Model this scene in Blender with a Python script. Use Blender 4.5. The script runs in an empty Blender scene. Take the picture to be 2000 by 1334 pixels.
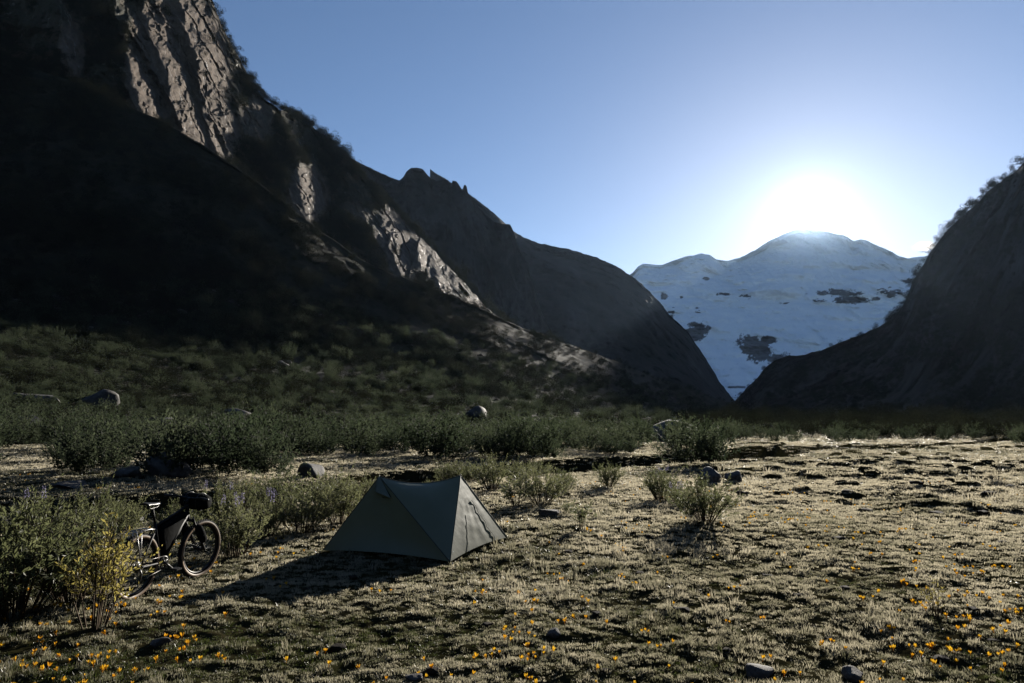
import bpy, math, random
import numpy as np
from mathutils import Vector, Matrix

# ------------------------------------------------------------------ camera, sky, sun, exposure
SC = bpy.context.scene
COL = SC.collection
F = 1333.0                       # focal length in photo pixels (24 mm on 36 mm, 2000 px wide)
CAMZ = 2.0
PITCH = math.atan(153.0 / F)     # level ground vanishes at photo row 820

def ray(px, py):
    cx = (np.asarray(px, float) - 1000.0) / F
    cy = (667.0 - np.asarray(py, float)) / F
    cp, sp = math.cos(PITCH), math.sin(PITCH)
    return cx, cp - cy * sp, sp + cy * cp

cam = bpy.data.cameras.new('camera'); cam.lens = 24.0; cam.sensor_width = 36.0
cam.clip_start = 0.05; cam.clip_end = 60000
camo = bpy.data.objects.new('camera', cam); COL.objects.link(camo)
camo.location = (0, 0, CAMZ); camo.rotation_euler = (math.pi / 2 + PITCH, 0, 0)
SC.camera = camo

sx, sy, sz = ray(1580, 424)
SUN = Vector((float(sx), float(sy), float(sz))).normalized()
EL = math.asin(SUN.z); AZ = math.atan2(SUN.x, SUN.y)

W = bpy.data.worlds.new('World'); SC.world = W; W.use_nodes = True
nt = W.node_tree; nt.nodes.clear()
wo = nt.nodes.new('ShaderNodeOutputWorld'); wb = nt.nodes.new('ShaderNodeBackground')
sk = nt.nodes.new('ShaderNodeTexSky'); sk.sky_type = 'NISHITA'; sk.sun_disc = False
sk.sun_elevation = EL; sk.sun_rotation = AZ
sk.altitude = 2600; sk.air_density = 1.0; sk.dust_density = 1.55; sk.ozone_density = 2.8
nt.links.new(sk.outputs[0], wb.inputs[0]); nt.links.new(wb.outputs[0], wo.inputs[0])
wb.inputs[1].default_value = 0.06

sl = bpy.data.lights.new('sun_lamp', 'SUN'); sl.energy = 5.0; sl.angle = math.radians(0.5)
sl.color = (1.0, 0.93, 0.82)
slo = bpy.data.objects.new('sun_lamp', sl); COL.objects.link(slo)
slo.rotation_euler = (-SUN).to_track_quat('-Z', 'Y').to_euler()
slo.location = (400, 900, 900)

vs = SC.view_settings
vs.view_transform = 'Standard'; vs.look = 'None'; vs.gamma = 1.0; vs.use_curve_mapping = False
vs.exposure = 1.12
cy = SC.cycles
cy.use_denoising = True
cy.max_bounces = 6; cy.diffuse_bounces = 2; cy.glossy_bounces = 2; cy.transmission_bounces = 4
cy.volume_bounces = 0; cy.transparent_max_bounces = 8
cy.use_adaptive_sampling = False
HAZE_DENSITY = 3.0e-7
HAZE_G = 0.965
AIR_DENSITY = 7e-6

# ------------------------------------------------------------------ helpers
rng = np.random.default_rng(7)
random.seed(7)

def hsh(ix, iy, iz, seed):
    h = (ix.astype(np.int64) * 374761393 + iy.astype(np.int64) * 668265263 + iz.astype(np.int64) * 2147483647 + seed * 974634777) & 0xFFFFFFFF
    h = ((h ^ (h >> 13)) * 1274126177) & 0xFFFFFFFF
    h = ((h ^ (h >> 16)) * 2246822519) & 0xFFFFFFFF
    h = h ^ (h >> 15)
    return (h & 0xFFFFFF).astype(float) / float(0xFFFFFF)

def vnoise(x, y, z=None, seed=0):
    x = np.asarray(x, float); y = np.asarray(y, float)
    z = np.zeros_like(x) if z is None else np.asarray(z, float)
    x, y, z = np.broadcast_arrays(x, y, z)
    fx, fy, fz = np.floor(x), np.floor(y), np.floor(z)
    tx, ty, tz = x - fx, y - fy, z - fz
    tx, ty, tz = [t * t * t * (t * (t * 6 - 15) + 10) for t in (tx, ty, tz)]
    r = 0
    for a in (0, 1):
        for b in (0, 1):
            for c in (0, 1):
                w = (tx if a else 1 - tx) * (ty if b else 1 - ty) * (tz if c else 1 - tz)
                r = r + w * hsh(fx + a, fy + b, fz + c, seed)
    return r * 2 - 1

def fbm(x, y, z=None, octv=4, gain=0.5, lac=2.03, seed=0):
    a, f, r, n = 1.0, 1.0, 0.0, 0.0
    for i in range(octv):
        r = r + a * vnoise(np.asarray(x) * f, np.asarray(y) * f, None if z is None else np.asarray(z) * f, seed + i * 17)
        n += a; a *= gain; f *= lac
    return r / n

def ridged(x, y, z=None, octv=4, seed=0):
    a, f, r, n = 1.0, 1.0, 0.0, 0.0
    for i in range(octv):
        r = r + a * (1 - 2 * np.abs(vnoise(np.asarray(x) * f, np.asarray(y) * f, None if z is None else np.asarray(z) * f, seed + i * 31)))
        n += a; a *= 0.5; f *= 2.1
    return r / n

def sstep(a, b, x):
    t = np.clip((np.asarray(x, float) - a) / (b - a), 0, 1)
    return t * t * (3 - 2 * t)

def pix(px, py, d):
    """photo pixel + forward distance (world Y) -> world point"""
    x, y, z = ray(px, py); k = np.asarray(d, float) / y
    return x * k, y * k, CAMZ + z * k

def proj(x, y, z):
    x, y, z = np.asarray(x, float), np.asarray(y, float), np.asarray(z, float) - CAMZ
    cp, sp = math.cos(PITCH), math.sin(PITCH)
    f = y * cp + z * sp; u = -y * sp + z * cp
    return 1000 + F * x / f, 667 - F * u / f

def mesh(name, v, f, mat=None, smooth=True, parent=None, mats=None, fm=None):
    me = bpy.data.meshes.new(name)
    v = np.asarray(v, np.float32)
    if isinstance(f, np.ndarray):
        n, k = f.shape
        me.vertices.add(len(v)); me.vertices.foreach_set('co', v.ravel())
        me.loops.add(n * k); me.loops.foreach_set('vertex_index', f.astype(np.int32).ravel())
        me.polygons.add(n)
        me.polygons.foreach_set('loop_start', np.arange(0, n * k, k, dtype=np.int32))
        me.update(calc_edges=True); me.validate()
    else:
        me.from_pydata([tuple(map(float, p)) for p in v], [], [tuple(p) for p in f]); me.update()
    for m in (mats or ([mat] if mat else [])): me.materials.append(m)
    if fm is not None: me.polygons.foreach_set('material_index', np.asarray(fm, np.int32))
    me.polygons.foreach_set('use_smooth', np.full(len(me.polygons), smooth, dtype=bool))
    return link(name, me, parent)

def link(name, data, parent=None):
    o = bpy.data.objects.new(name, data); COL.objects.link(o)
    if parent is not None: o.parent = parent
    return o

def empty(name, loc=(0, 0, 0), rz=0.0):
    o = bpy.data.objects.new(name, None); COL.objects.link(o)
    o.location = loc; o.rotation_euler = (0, 0, rz); o.empty_display_size = 0.2
    return o

def tag(o, label=None, cat=None, group=None, kind=None):
    if label: o['label'] = label
    if cat: o['category'] = cat
    if group: o['group'] = group
    if kind: o['kind'] = kind
    return o

def copy_tree(o, parent=None):
    c = o.copy(); COL.objects.link(c); c.parent = parent
    for ch in list(o.children): copy_tree(ch, c)
    return c

def fattr(o, name, vals):
    a = o.data.attributes.new(name, 'FLOAT', 'POINT')
    a.data.foreach_set('value', np.asarray(vals, np.float32).ravel())

def grid_faces(nu, nv):
    i = np.arange(nv - 1)[:, None] * nu + np.arange(nu - 1)[None, :]
    return np.stack([i, i + 1, i + 1 + nu, i + nu], -1).reshape(-1, 4)

class MB:
    """collects shapes for one mesh"""
    def __init__(s): s.v = []; s.f = []
    def add(s, v, f):
        b = len(s.v); s.v += [tuple(p) for p in v]; s.f += [tuple(i + b for i in q) for q in f]; return s
    def tube(s, pts, r, n=8, closed=False, caps=True):
        pts = [Vector(p) for p in pts]; m = len(pts)
        rr = r if hasattr(r, '__len__') else [r] * m
        v, f = [], []; prev = None
        for i, p in enumerate(pts):
            t = (pts[(i + 1) % m] - pts[i - 1]) if closed else (pts[min(i + 1, m - 1)] - pts[max(i - 1, 0)])
            t.normalize()
            if prev is None:
                up = Vector((0, 0, 1)) if abs(t.z) < .9 else Vector((1, 0, 0))
                a = t.cross(up).normalized()
            else:
                a = (prev - t * prev.dot(t)).normalized()
            prev = a; b = t.cross(a)
            for k in range(n):
                w = 2 * math.pi * k / n
                v.append(p + (a * math.cos(w) + b * math.sin(w)) * rr[i])
        for i in range(m if closed else m - 1):
            j = (i + 1) % m
            for k in range(n):
                l = (k + 1) % n
                f.append((i * n + k, i * n + l, j * n + l, j * n + k))
        if caps and not closed:
            f.append(tuple(range(n - 1, -1, -1))); f.append(tuple((m - 1) * n + k for k in range(n)))
        return s.add(v, f)
    def box(s, c, h, rot=None):
        c = Vector(c); v = []
        for z in (-1, 1):
            for y in (-1, 1):
                for x in (-1, 1):
                    p = Vector((x * h[0], y * h[1], z * h[2]))
                    if rot is not None: p = rot @ p
                    v.append(c + p)
        return s.add(v, [(0, 2, 3, 1), (4, 5, 7, 6), (0, 1, 5, 4), (2, 6, 7, 3), (0, 4, 6, 2), (1, 3, 7, 5)])
    def revolve(s, prof, n=48, axis='y', c=(0, 0, 0), closed=True):
        """prof: (radius, axial) pairs, turned round the y axis"""
        v, f = [], []; m = len(prof); c = Vector(c)
        for i in range(n):
            w = 2 * math.pi * i / n
            for r, a in prof: v.append(c + Vector((r * math.cos(w), a, r * math.sin(w))))
        for i in range(n):
            j = (i + 1) % n
            for k in range(m if closed else m - 1):
                l = (k + 1) % m
                f.append((i * m + k, i * m + l, j * m + l, j * m + k))
        return s.add(v, f)
    def build(s, name, mat, parent=None, smooth=True):
        return mesh(name, s.v, s.f, mat, smooth, parent)

# ------------------------------------------------------------------ materials
def mat(name):
    m = bpy.data.materials.new(name); m.use_nodes = True
    n = m.node_tree; n.nodes.clear()
    out = n.nodes.new('ShaderNodeOutputMaterial')
    return m, n, out

def N(n, t, **k):
    o = n.nodes.new(t)
    for a, b in k.items(): setattr(o, a, b)
    return o

def setin(node, **k):
    for a, b in k.items():
        node.inputs[a.replace('_', ' ')].default_value = b

def pbsdf(n, out, color=(.5, .5, .5), rough=.8, spec=.3, metal=0.0):
    p = N(n, 'ShaderNodeBsdfPrincipled')
    p.inputs['Base Color'].default_value = (*color, 1); p.inputs['Roughness'].default_value = rough
    p.inputs['Specular IOR Level'].default_value = spec; p.inputs['Metallic'].default_value = metal
    n.links.new(p.outputs[0], out.inputs['Surface']); return p

def noise(n, scale, detail=5, rough=.55, coord='Object', stretch=None):
    tc = N(n, 'ShaderNodeTexCoord'); src = tc.outputs[coord]
    if stretch is not None:
        mp = N(n, 'ShaderNodeMapping'); mp.inputs['Scale'].default_value = stretch
        n.links.new(src, mp.inputs[0]); src = mp.outputs[0]
    t = N(n, 'ShaderNodeTexNoise'); t.inputs['Scale'].default_value = scale
    t.inputs['Detail'].default_value = detail; t.inputs['Roughness'].default_value = rough
    n.links.new(src, t.inputs['Vector']); return t.outputs[0]

def ramp(n, src, stops):
    r = N(n, 'ShaderNodeValToRGB'); e = r.color_ramp.elements
    while len(e) < len(stops): e.new(0.5)
    for q, (p, c) in zip(e, stops): q.position = p; q.color = (*c, 1) if len(c) == 3 else c
    n.links.new(src, r.inputs[0]); return r.outputs[0]

def mixc(n, fac, a, b):
    m = N(n, 'ShaderNodeMix'); m.data_type = 'RGBA'
    if isinstance(fac, (int, float)): m.inputs[0].default_value = fac
    else: n.links.new(fac, m.inputs[0])
    for s, i in ((a, 6), (b, 7)):
        if isinstance(s, tuple): m.inputs[i].default_value = (*s, 1)
        else: n.links.new(s, m.inputs[i])
    return m.outputs[2]

def bump(n, src, strength, dist, to):
    b = N(n, 'ShaderNodeBump'); b.inputs['Strength'].default_value = strength; b.inputs['Distance'].default_value = dist
    n.links.new(src, b.inputs['Height']); n.links.new(b.outputs[0], to.inputs['Normal'])

def plain(name, color, rough=.7, spec=.3, metal=0.0, nscale=None, var=.35, bstr=0):
    m, n, o = mat(name); p = pbsdf(n, o, color, rough, spec, metal)
    if nscale:
        t = noise(n, nscale)
        lo = tuple(c * (1 - var) for c in color); hi = tuple(min(1, c * (1 + var)) for c in color)
        n.links.new(ramp(n, t, [(.3, lo), (.7, hi)]), p.inputs['Base Color'])
        if bstr: bump(n, t, bstr, .01, p)
    return m

def leafmat(name, c_lo, c_hi, trans, rough=.5, spec=.25, instancer=False, tw=.5):
    """thin leaf: diffuse + transmitted light, varied per leaf clump"""
    m, n, o = mat(name)
    if instancer:
        a = N(n, 'ShaderNodeAttribute'); a.attribute_type = 'INSTANCER'; a.attribute_name = 'tint'; fac = a.outputs['Fac']
    else:
        oi = N(n, 'ShaderNodeObjectInfo'); fac = mixc(n, .55, ramp(n, noise(n, 9.0, 3), [(.3, (0, 0, 0)), (.7, (1, 1, 1))]), oi.outputs['Random'])
    col = mixc(n, fac, c_lo, c_hi)
    p = N(n, 'ShaderNodeBsdfPrincipled'); p.inputs['Roughness'].default_value = rough
    p.inputs['Specular IOR Level'].default_value = spec
    n.links.new(col, p.inputs['Base Color'])
    t = N(n, 'ShaderNodeBsdfTranslucent')
    tc = mixc(n, fac, tuple(min(1, a * trans) for a in c_lo), tuple(min(1, a * trans) for a in c_hi))
    n.links.new(tc, t.inputs[0])
    mx = N(n, 'ShaderNodeMixShader'); mx.inputs[0].default_value = tw
    n.links.new(p.outputs[0], mx.inputs[1]); n.links.new(t.outputs[0], mx.inputs[2])
    n.links.new(mx.outputs[0], o.inputs['Surface']); return m

M = {}
# valley floor soil and thatch
m, n, o = mat('turf_soil'); p = pbsdf(n, o, rough=1.0, spec=.0)
c1 = ramp(n, noise(n, 5.0, 8, .65), [(.35, (.008, .007, .004)), (.5, (.018, .016, .007)), (.68, (.04, .034, .018))])
c2 = ramp(n, noise(n, .35, 4), [(.4, (.010, .012, .004)), (.65, (.03, .025, .013))])
n.links.new(mixc(n, .5, c1, c2), p.inputs['Base Color'])
bump(n, noise(n, 14, 3, .6), .35, .02, p); M['soil'] = m

def slope_mat(name, g1, g2, r1, r2, scale, bdist):
    m, n, o = mat(name); p = pbsdf(n, o, rough=.9, spec=.12)
    g = ramp(n, noise(n, scale, 8, .65), [(.35, g1), (.65, g2)])
    r = ramp(n, noise(n, scale * 2.3, 7, .6), [(.3, r1), (.7, r2)])
    a = N(n, 'ShaderNodeAttribute'); a.attribute_name = 'rock'
    n.links.new(mixc(n, a.outputs['Fac'], g, r), p.inputs['Base Color'])
    bump(n, noise(n, scale * 4, 9, .7), .8, bdist, p)
    return m
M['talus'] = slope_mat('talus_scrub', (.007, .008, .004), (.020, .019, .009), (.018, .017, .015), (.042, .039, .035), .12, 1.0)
M['far_slope'] = slope_mat('far_mountainside', (.008, .010, .008), (.019, .019, .015), (.020, .019, .019), (.048, .045, .042), .03, 6)

# cliff: slabs of brown-grey granite with wet streaks, scrub in the cracks
m, n, o = mat('cliff_granite'); p = pbsdf(n, o, rough=.55, spec=.18)
st = noise(n, .12, 9, .66, stretch=(1, 1, .6))
rk = ramp(n, st, [(.25, (.028, .020, .015)), (.5, (.085, .062, .044)), (.75, (.165, .125, .092))])
gr = ramp(n, noise(n, .09, 7, .6), [(.35, (.012, .013, .006)), (.65, (.030, .027, .013))])
a = N(n, 'ShaderNodeAttribute'); a.attribute_name = 'rock'
n.links.new(mixc(n, a.outputs['Fac'], gr, rk), p.inputs['Base Color'])
wet = ramp(n, noise(n, .22, 4, .5, stretch=(1, 1, .1)), [(.62, (.85, .85, .85)), (.68, (.30, .30, .30))])
n.links.new(wet, p.inputs['Roughness'])
bump(n, noise(n, .35, 10, .72), .9, 1.6, p); M['cliff'] = m

# snow and glacier with rock bands
m, n, o = mat('glacier_snow'); p = pbsdf(n, o, rough=.6, spec=.2)
sn = ramp(n, noise(n, .006, 8, .6, stretch=(1, 1, 2.5)), [(.3, (.78, .80, .84)), (.6, (.90, .90, .90))])
rk = ramp(n, noise(n, .02, 7), [(.3, (.07, .06, .055)), (.7, (.17, .15, .13))])
a = N(n, 'ShaderNodeAttribute'); a.attribute_name = 'rock'
n.links.new(mixc(n, a.outputs['Fac'], sn, rk), p.inputs['Base Color'])
bump(n, noise(n, .02, 9, .65, stretch=(1, 1, 2.0)), .7, 18, p); M['snow'] = m

m, n, o = mat('boulder_granite'); p = pbsdf(n, o, rough=.8, spec=.25)
n.links.new(ramp(n, noise(n, 4, 8, .65), [(.3, (.03, .029, .028)), (.55, (.075, .07, .066)), (.75, (.15, .14, .13))]), p.inputs['Base Color'])
bump(n, noise(n, 14, 8, .65), .6, .03, p); M['boulder'] = m
M['clod'] = plain('dark_earth', (.018, .013, .008), .95, .1, nscale=14, bstr=.8)
M['stem'] = plain('woody_stem', (.05, .035, .02), .85, .15, nscale=20)
M['leaf'] = leafmat('shrub_leaf', (.045, .054, .022), (.115, .118, .060), 1.8, tw=.5)
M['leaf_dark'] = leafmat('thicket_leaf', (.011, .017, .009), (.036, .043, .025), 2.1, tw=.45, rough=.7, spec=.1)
M['leaf_yellow'] = leafmat('yellow_green_leaf', (.11, .10, .028), (.22, .18, .05), 2.0, tw=.55)
M['lupin'] = leafmat('lupin_flower', (.13, .12, .20), (.22, .20, .30), 1.4)
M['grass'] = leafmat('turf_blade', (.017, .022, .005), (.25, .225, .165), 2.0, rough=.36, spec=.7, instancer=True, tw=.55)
M['petal'] = leafmat('yellow_petal', (.50, .20, .008), (.68, .44, .03), 1.1, tw=.45)
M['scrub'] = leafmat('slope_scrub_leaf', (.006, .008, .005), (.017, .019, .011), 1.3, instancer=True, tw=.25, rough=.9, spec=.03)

m, n, o = mat('stream_water'); p = pbsdf(n, o, (.015, .02, .02), .33, .6)
bump(n, noise(n, 5.0, 4), .6, .08, p); M['water'] = m

# ------------------------------------------------------------------ valley floor
STREAM = [(-30, 13.0), (-16, 14.5), (-8.6, 15.2), (-5.5, 19.0), (-2.2, 24.5), (1.8, 28.6), (6.0, 32.5), (11.0, 38.0), (15.0, 41.5), (23, 46), (40, 60), (70, 92), (120, 130)]
def dist_stream(x, y):
    best = np.full(np.broadcast(x, y).shape, 1e9); side = np.zeros_like(best)
    for (ax, ay), (bx, by) in zip(STREAM[:-1], STREAM[1:]):
        dx, dy = bx - ax, by - ay; L = dx * dx + dy * dy
        t = np.clip(((x - ax) * dx + (y - ay) * dy) / L, 0, 1)
        qx, qy = x - ax - t * dx, y - ay - t * dy
        d = np.hypot(qx, qy); k = d < best
        best = np.where(k, d, best); side = np.where(k, dx * qy - dy * qx, side)
    return best, np.sign(side)

def cushion(x, y):
    return vnoise(x / .19 + .4 * vnoise(x / .5, y / .5, seed=13), y / .14, seed=14) + .5 * vnoise(x / .09, y / .07, seed=15)

def ground_z(x, y):
    x = np.asarray(x, float); y = np.asarray(y, float)
    r = np.hypot(x, y)
    z = .14 * fbm(x / 9, y / 9, octv=2, seed=1) + .045 * fbm(x / 1.6, y / 1.6, octv=2, seed=2)
    near = 1 - sstep(30, 45, r)
    z = z + near * .020 * cushion(x, y)
    z = z + near * (.026 * fbm(x / .42, y / .42, octv=3, seed=3) - .014 * sstep(.35, .75, vnoise(x / .5, y / .35, seed=33)))
    # tussocky hummocks on the right-hand meadow
    hm = sstep(1, 9, x - .10 * y) * sstep(13, 17, y) * (1 - sstep(44, 60, y))
    c = vnoise(x / .75, y / .6, seed=9)
    z = z + hm * .17 * sstep(.25, .75, c) + hm * .10 * sstep(.1, .6, vnoise(x / 3.2, y / 1.8, seed=11))
    # cut bank shelf on the right, about 24 m off
    z = z - .22 * sstep(1.2, .2, np.abs(y - 25.5 - 1.2 * vnoise(x / 5, y * 0, seed=5))) * sstep(5, 8, x) * (1 - sstep(22, 30, x))
    d, s = dist_stream(x, y)
    w = 1.35 + .5 * vnoise(x / 4, y / 4, seed=21) + .9 * np.exp(-((x - 14.8) ** 2 + (y - 41.2) ** 2) / 5)
    z = z - .36 * np.exp(-(((x - 14.2) / 2.6) ** 2 + ((y - 37.6) / 3.6) ** 2))
    z = z - .62 * (1 - sstep(w - .35, w + .25, d))
    z = z + np.where(s > 0, 1, 0) * (sstep(3, 40, d) * .4 + .22 * sstep(.8, 1.9, d) * (1 - sstep(48, 60, y)))
    return z

def build_ground():
    dense = np.radians(np.concatenate([np.linspace(-62, -41, 60)[:-1], np.linspace(-41, 41, 500), np.linspace(41, 62, 60)[1:]]))
    rest = np.radians(np.linspace(62, 298, 54))[1:-1]
    th = np.concatenate([dense, rest])
    r = np.concatenate([[.05, .6, 1.3, 2.1], np.geomspace(2.9, 40, 600), np.geomspace(40, 5600, 80)[1:]])
    T, R = np.meshgrid(th, r)
    x, y = np.sin(T) * R, np.cos(T) * R
    z = ground_z(x, y)
    nu, nv = len(th), len(r)
    i = np.arange(nv - 1)[:, None] * nu; k = np.arange(nu)[None, :]; k2 = (k + 1) % nu
    f = np.stack([i + k, i + nu + k, i + nu + k2, i + k2], -1).reshape(-1, 4)
    o = mesh('ground', np.stack([x, y, z], -1).reshape(-1, 3), f[:, ::-1].copy(), M['soil'])
    tag(o, 'short frosted turf of the flat valley floor', None, kind='structure')
build_ground()

def build_stream():
    pts = []
    for (a, b) in zip(STREAM[:-1], STREAM[1:]):
        for t in np.linspace(0, 1, 8, endpoint=False): pts.append((a[0] + (b[0] - a[0]) * t, a[1] + (b[1] - a[1]) * t))
    pts.append(STREAM[-1]); pts = np.array(pts)
    d = np.gradient(pts, axis=0); d /= np.linalg.norm(d, axis=1)[:, None]
    nrm = np.stack([-d[:, 1], d[:, 0]], -1)
    v = []
    for w in (-2.1, -.7, .7, 2.1):
        q = pts + nrm * w; v.append(np.stack([q[:, 0], q[:, 1], np.full(len(q), -.44)], -1))
    v = np.stack(v, 1).reshape(-1, 3)
    o = mesh('stream', v, grid_faces(4, len(pts))[:, ::-1].copy(), M['water'])
    tag(o, 'shallow stream winding between low turf banks', None, kind='structure')
build_stream()

# ------------------------------------------------------------------ mountains
def interp(keys, px):
    k = np.array(sorted(keys), float)
    return [np.interp(px, k[:, 0], k[:, j]) for j in range(1, k.shape[1])]

def loft(px, rows, nv, curve=1.0):
    """rows: list of (py(px), depth(px)) arrays from foot to crest; joined smoothly"""
    R = np.array([[r[0], np.log(r[1])] for r in rows])           # k,2,nu
    k = len(rows); t = np.linspace(0, k - 1, nv)
    out = np.zeros((nv, 2, len(px)))
    # monotone-ish Catmull-Rom along the fall line
    for j, tt in enumerate(t):
        i = min(int(tt), k - 2); u = tt - i
        p1, p2 = R[i], R[i + 1]
        m1 = (R[i + 1] - R[i - 1]) / 2 if i > 0 else p2 - p1
        m2 = (R[i + 2] - R[i]) / 2 if i + 2 < k else p2 - p1
        m1 = m1 * .6; m2 = m2 * .6
        out[j] = (2*u**3-3*u**2+1)*p1 + (u**3-2*u**2+u)*m1 + (-2*u**3+3*u**2)*p2 + (u**3-u**2)*m2
    return out[:, 0], np.exp(out[:, 1]), t / (k - 1)

def zrow(keys, px):
    d, z = interp(keys, px)
    # convert height to photo row at that column and depth
    lo, hi = np.full_like(px, -3000.0), np.full_like(px, 6000.0)
    for _ in range(40):
        mid = (lo + hi) / 2; zz = pix(px, mid, d)[2]
        lo = np.where(zz > z, mid, lo); hi = np.where(zz > z, hi, mid)
    return (lo + hi) / 2, d

def terrain(name, label, px, rows, nv, mt, disp, rock, back=(1.25, .55)):
    """disp(P,PX,PY,v)->(dpy, factor on depth); rock(P, nz, PX, PY, v)->0..1"""
    PY, D, v = loft(px, rows, nv)
    PX = np.broadcast_to(px, PY.shape); V = np.broadcast_to(v[:, None], PY.shape)
    X, Y, Z = pix(PX, PY, D)
    dpy, fd = disp(X, Y, Z, PX, PY, V)
    PY2, D2 = PY + dpy, D * fd
    X, Y, Z = pix(PX, PY2, D2)
    # far side, falling away behind the crest
    bx, by, bz = [], [], []
    for kb, hb in ((1.02 * .5 + .5, .985), (1 + (back[0] - 1) * .4, .9), (back[0], back[1])):
        bx.append(X[-1] * kb); by.append(Y[-1] * kb); bz.append(Z[-1] * hb - 2)
    X = np.vstack([X] + bx); Y = np.vstack([Y] + by); Z = np.vstack([Z] + bz)
    PXb = np.broadcast_to(px, X.shape)
    PYb = np.vstack([PY2] + [PY2[-1:]] * 3); Vb = np.vstack([V] + [V[-1:]] * 3)
    P = np.stack([X, Y, Z], -1)
    du = np.gradient(P, axis=1); dv = np.gradient(P, axis=0)
    nn = np.cross(du, dv); nn /= np.linalg.norm(nn, axis=-1)[..., None] + 1e-9
    o = mesh(name, P.reshape(-1, 3), grid_faces(X.shape[1], X.shape[0]), mt)
    fattr(o, 'rock', np.clip(rock(X, Y, Z, nn, PXb, PYb, Vb), 0, 1))
    tag(o, label, None, kind='structure')
    return o, P[:nv], nn[:nv]

# --- A: dark scrubby talus slope on the left
pxA = np.linspace(-1000, 1540, 520)
RIDGE_A = [(-1000, -330, 400), (-400, -80, 410), (0, 112, 420), (160, 165, 428), (330, 243, 440), (430, 305, 450), (500, 352, 460), (575, 412, 470), (640, 462, 480), (720, 515, 490),
           (800, 548, 500), (880, 578, 515), (950, 607, 530), (1020, 640, 550), (1100, 668, 580), (1180, 698, 615), (1250, 724, 650), (1350, 760, 720), (1440, 793, 800), (1540, 818, 900)]
rowsA = [zrow([(-1000, 11, -.9), (-300, 17, -.8), (0, 22, -.7), (300, 27, -.7), (640, 38, -.7), (950, 58, -.7), (1250, 120, -.8), (1440, 330, -.8), (1540, 420, -.8)], pxA),
         interp([(-1000, 690, 60), (-300, 725, 85), (0, 748, 105), (300, 778, 135), (640, 798, 175), (950, 800, 230), (1250, 804, 340), (1440, 814, 620), (1540, 820, 680)], pxA),
         interp([(-1000, 430, 220), (-300, 560, 260), (0, 610, 285), (300, 650, 300), (640, 690, 325), (950, 735, 370), (1250, 775, 480), (1440, 808, 730), (1540, 819, 790)], pxA),
         interp([(a, b + max(0, (820 - b)) * .085, c * .957) for a, b, c in RIDGE_A], pxA),
         interp(RIDGE_A, pxA)]
def dispA(X, Y, Z, PX, PY, v):
    s = np.clip(Y / 300, .05, 1.3)
    a = 6.0 * ridged(X / 46, Y / 46, Z / 46, 4, seed=41) + 9 * fbm(X / 90, Y / 90, Z / 90, 3, seed=42)
    a = a * s * sstep(.0, .2, v) * (1 - .75 * sstep(.85, 1, v))
    fd = 1 + a / Y
    dpy = (3.5 * fbm(X / 11, Y / 11, Z / 11, 4, seed=43)) * sstep(.15, .4, v) * sstep(0, 10, 830 - PY)
    small = .5 * fbm(X / 3, Y / 3, Z / 3, 4, seed=44) * sstep(.0, .08, v) * (1 - sstep(.3, .5, v))
    return dpy - small * F / Y * .6, fd
def rockA(X, Y, Z, nn, PX, PY, v):
    g = sstep(.30, .55, fbm(X / 7, Y / 7, Z / 7, 4, seed=45)) * (1 - sstep(.35, .6, v))
    return g * .8
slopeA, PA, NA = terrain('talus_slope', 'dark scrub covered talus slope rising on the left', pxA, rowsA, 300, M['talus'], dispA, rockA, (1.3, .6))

# --- B: near granite cliff above the talus
pxB = np.concatenate([np.linspace(-700, -60, 60)[:-1], np.linspace(-60, 1010, 640)])
rid = interp(RIDGE_A, pxB)
CREST_B = [(-700, -900), (-300, -540), (0, -330), (200, -180), (330, -85), (395, -30), (415, 0), (428, 35), (440, 62), (462, 105), (490, 158), (520, 196), (545, 212), (575, 224), (610, 246), (640, 272), (665, 292), (682, 312),
           (712, 352), (740, 380), (765, 402), (800, 440), (828, 468), (852, 494), (880, 525), (905, 550), (930, 578), (952, 602), (1010, 640)]
cb = interp(CREST_B, pxB)[0]
b0 = rid[0] + 22
rowsB = [(b0, rid[1] * 1.03), (b0 + (cb - b0) * .25, rid[1] * 1.06), (b0 + (cb - b0) * .6, rid[1] * 1.10), (cb + (b0 - cb) * .07, rid[1] * 1.155), (cb, rid[1] * 1.18)]
def slabmap(PX, PY):
    """where the slabs of bare rock stand out (centre, radii)"""
    r = np.zeros_like(PX, dtype=float)
    for cx, cyy, rx, ry, k in ((345, 150, 110, 185, 1.0), (425, 265, 55, 60, 1.0), (300, 215, 45, 90, 1.0), (600, 385, 42, 62, 1.0), (790, 470, 62, 85, 1.0), (868, 525, 40, 55, 1.0), (505, 230, 35, 55, .7), (140, 100, 26, 60, .8), (930, 592, 30, 22, .9), (700, 400, 30, 50, .4)):
        q = ((PX - cx) / rx) ** 2 + ((PY - cyy) / ry) ** 2
        r = np.maximum(r, k * (1 - sstep(.55, 1.25, q)))
    return r
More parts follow.
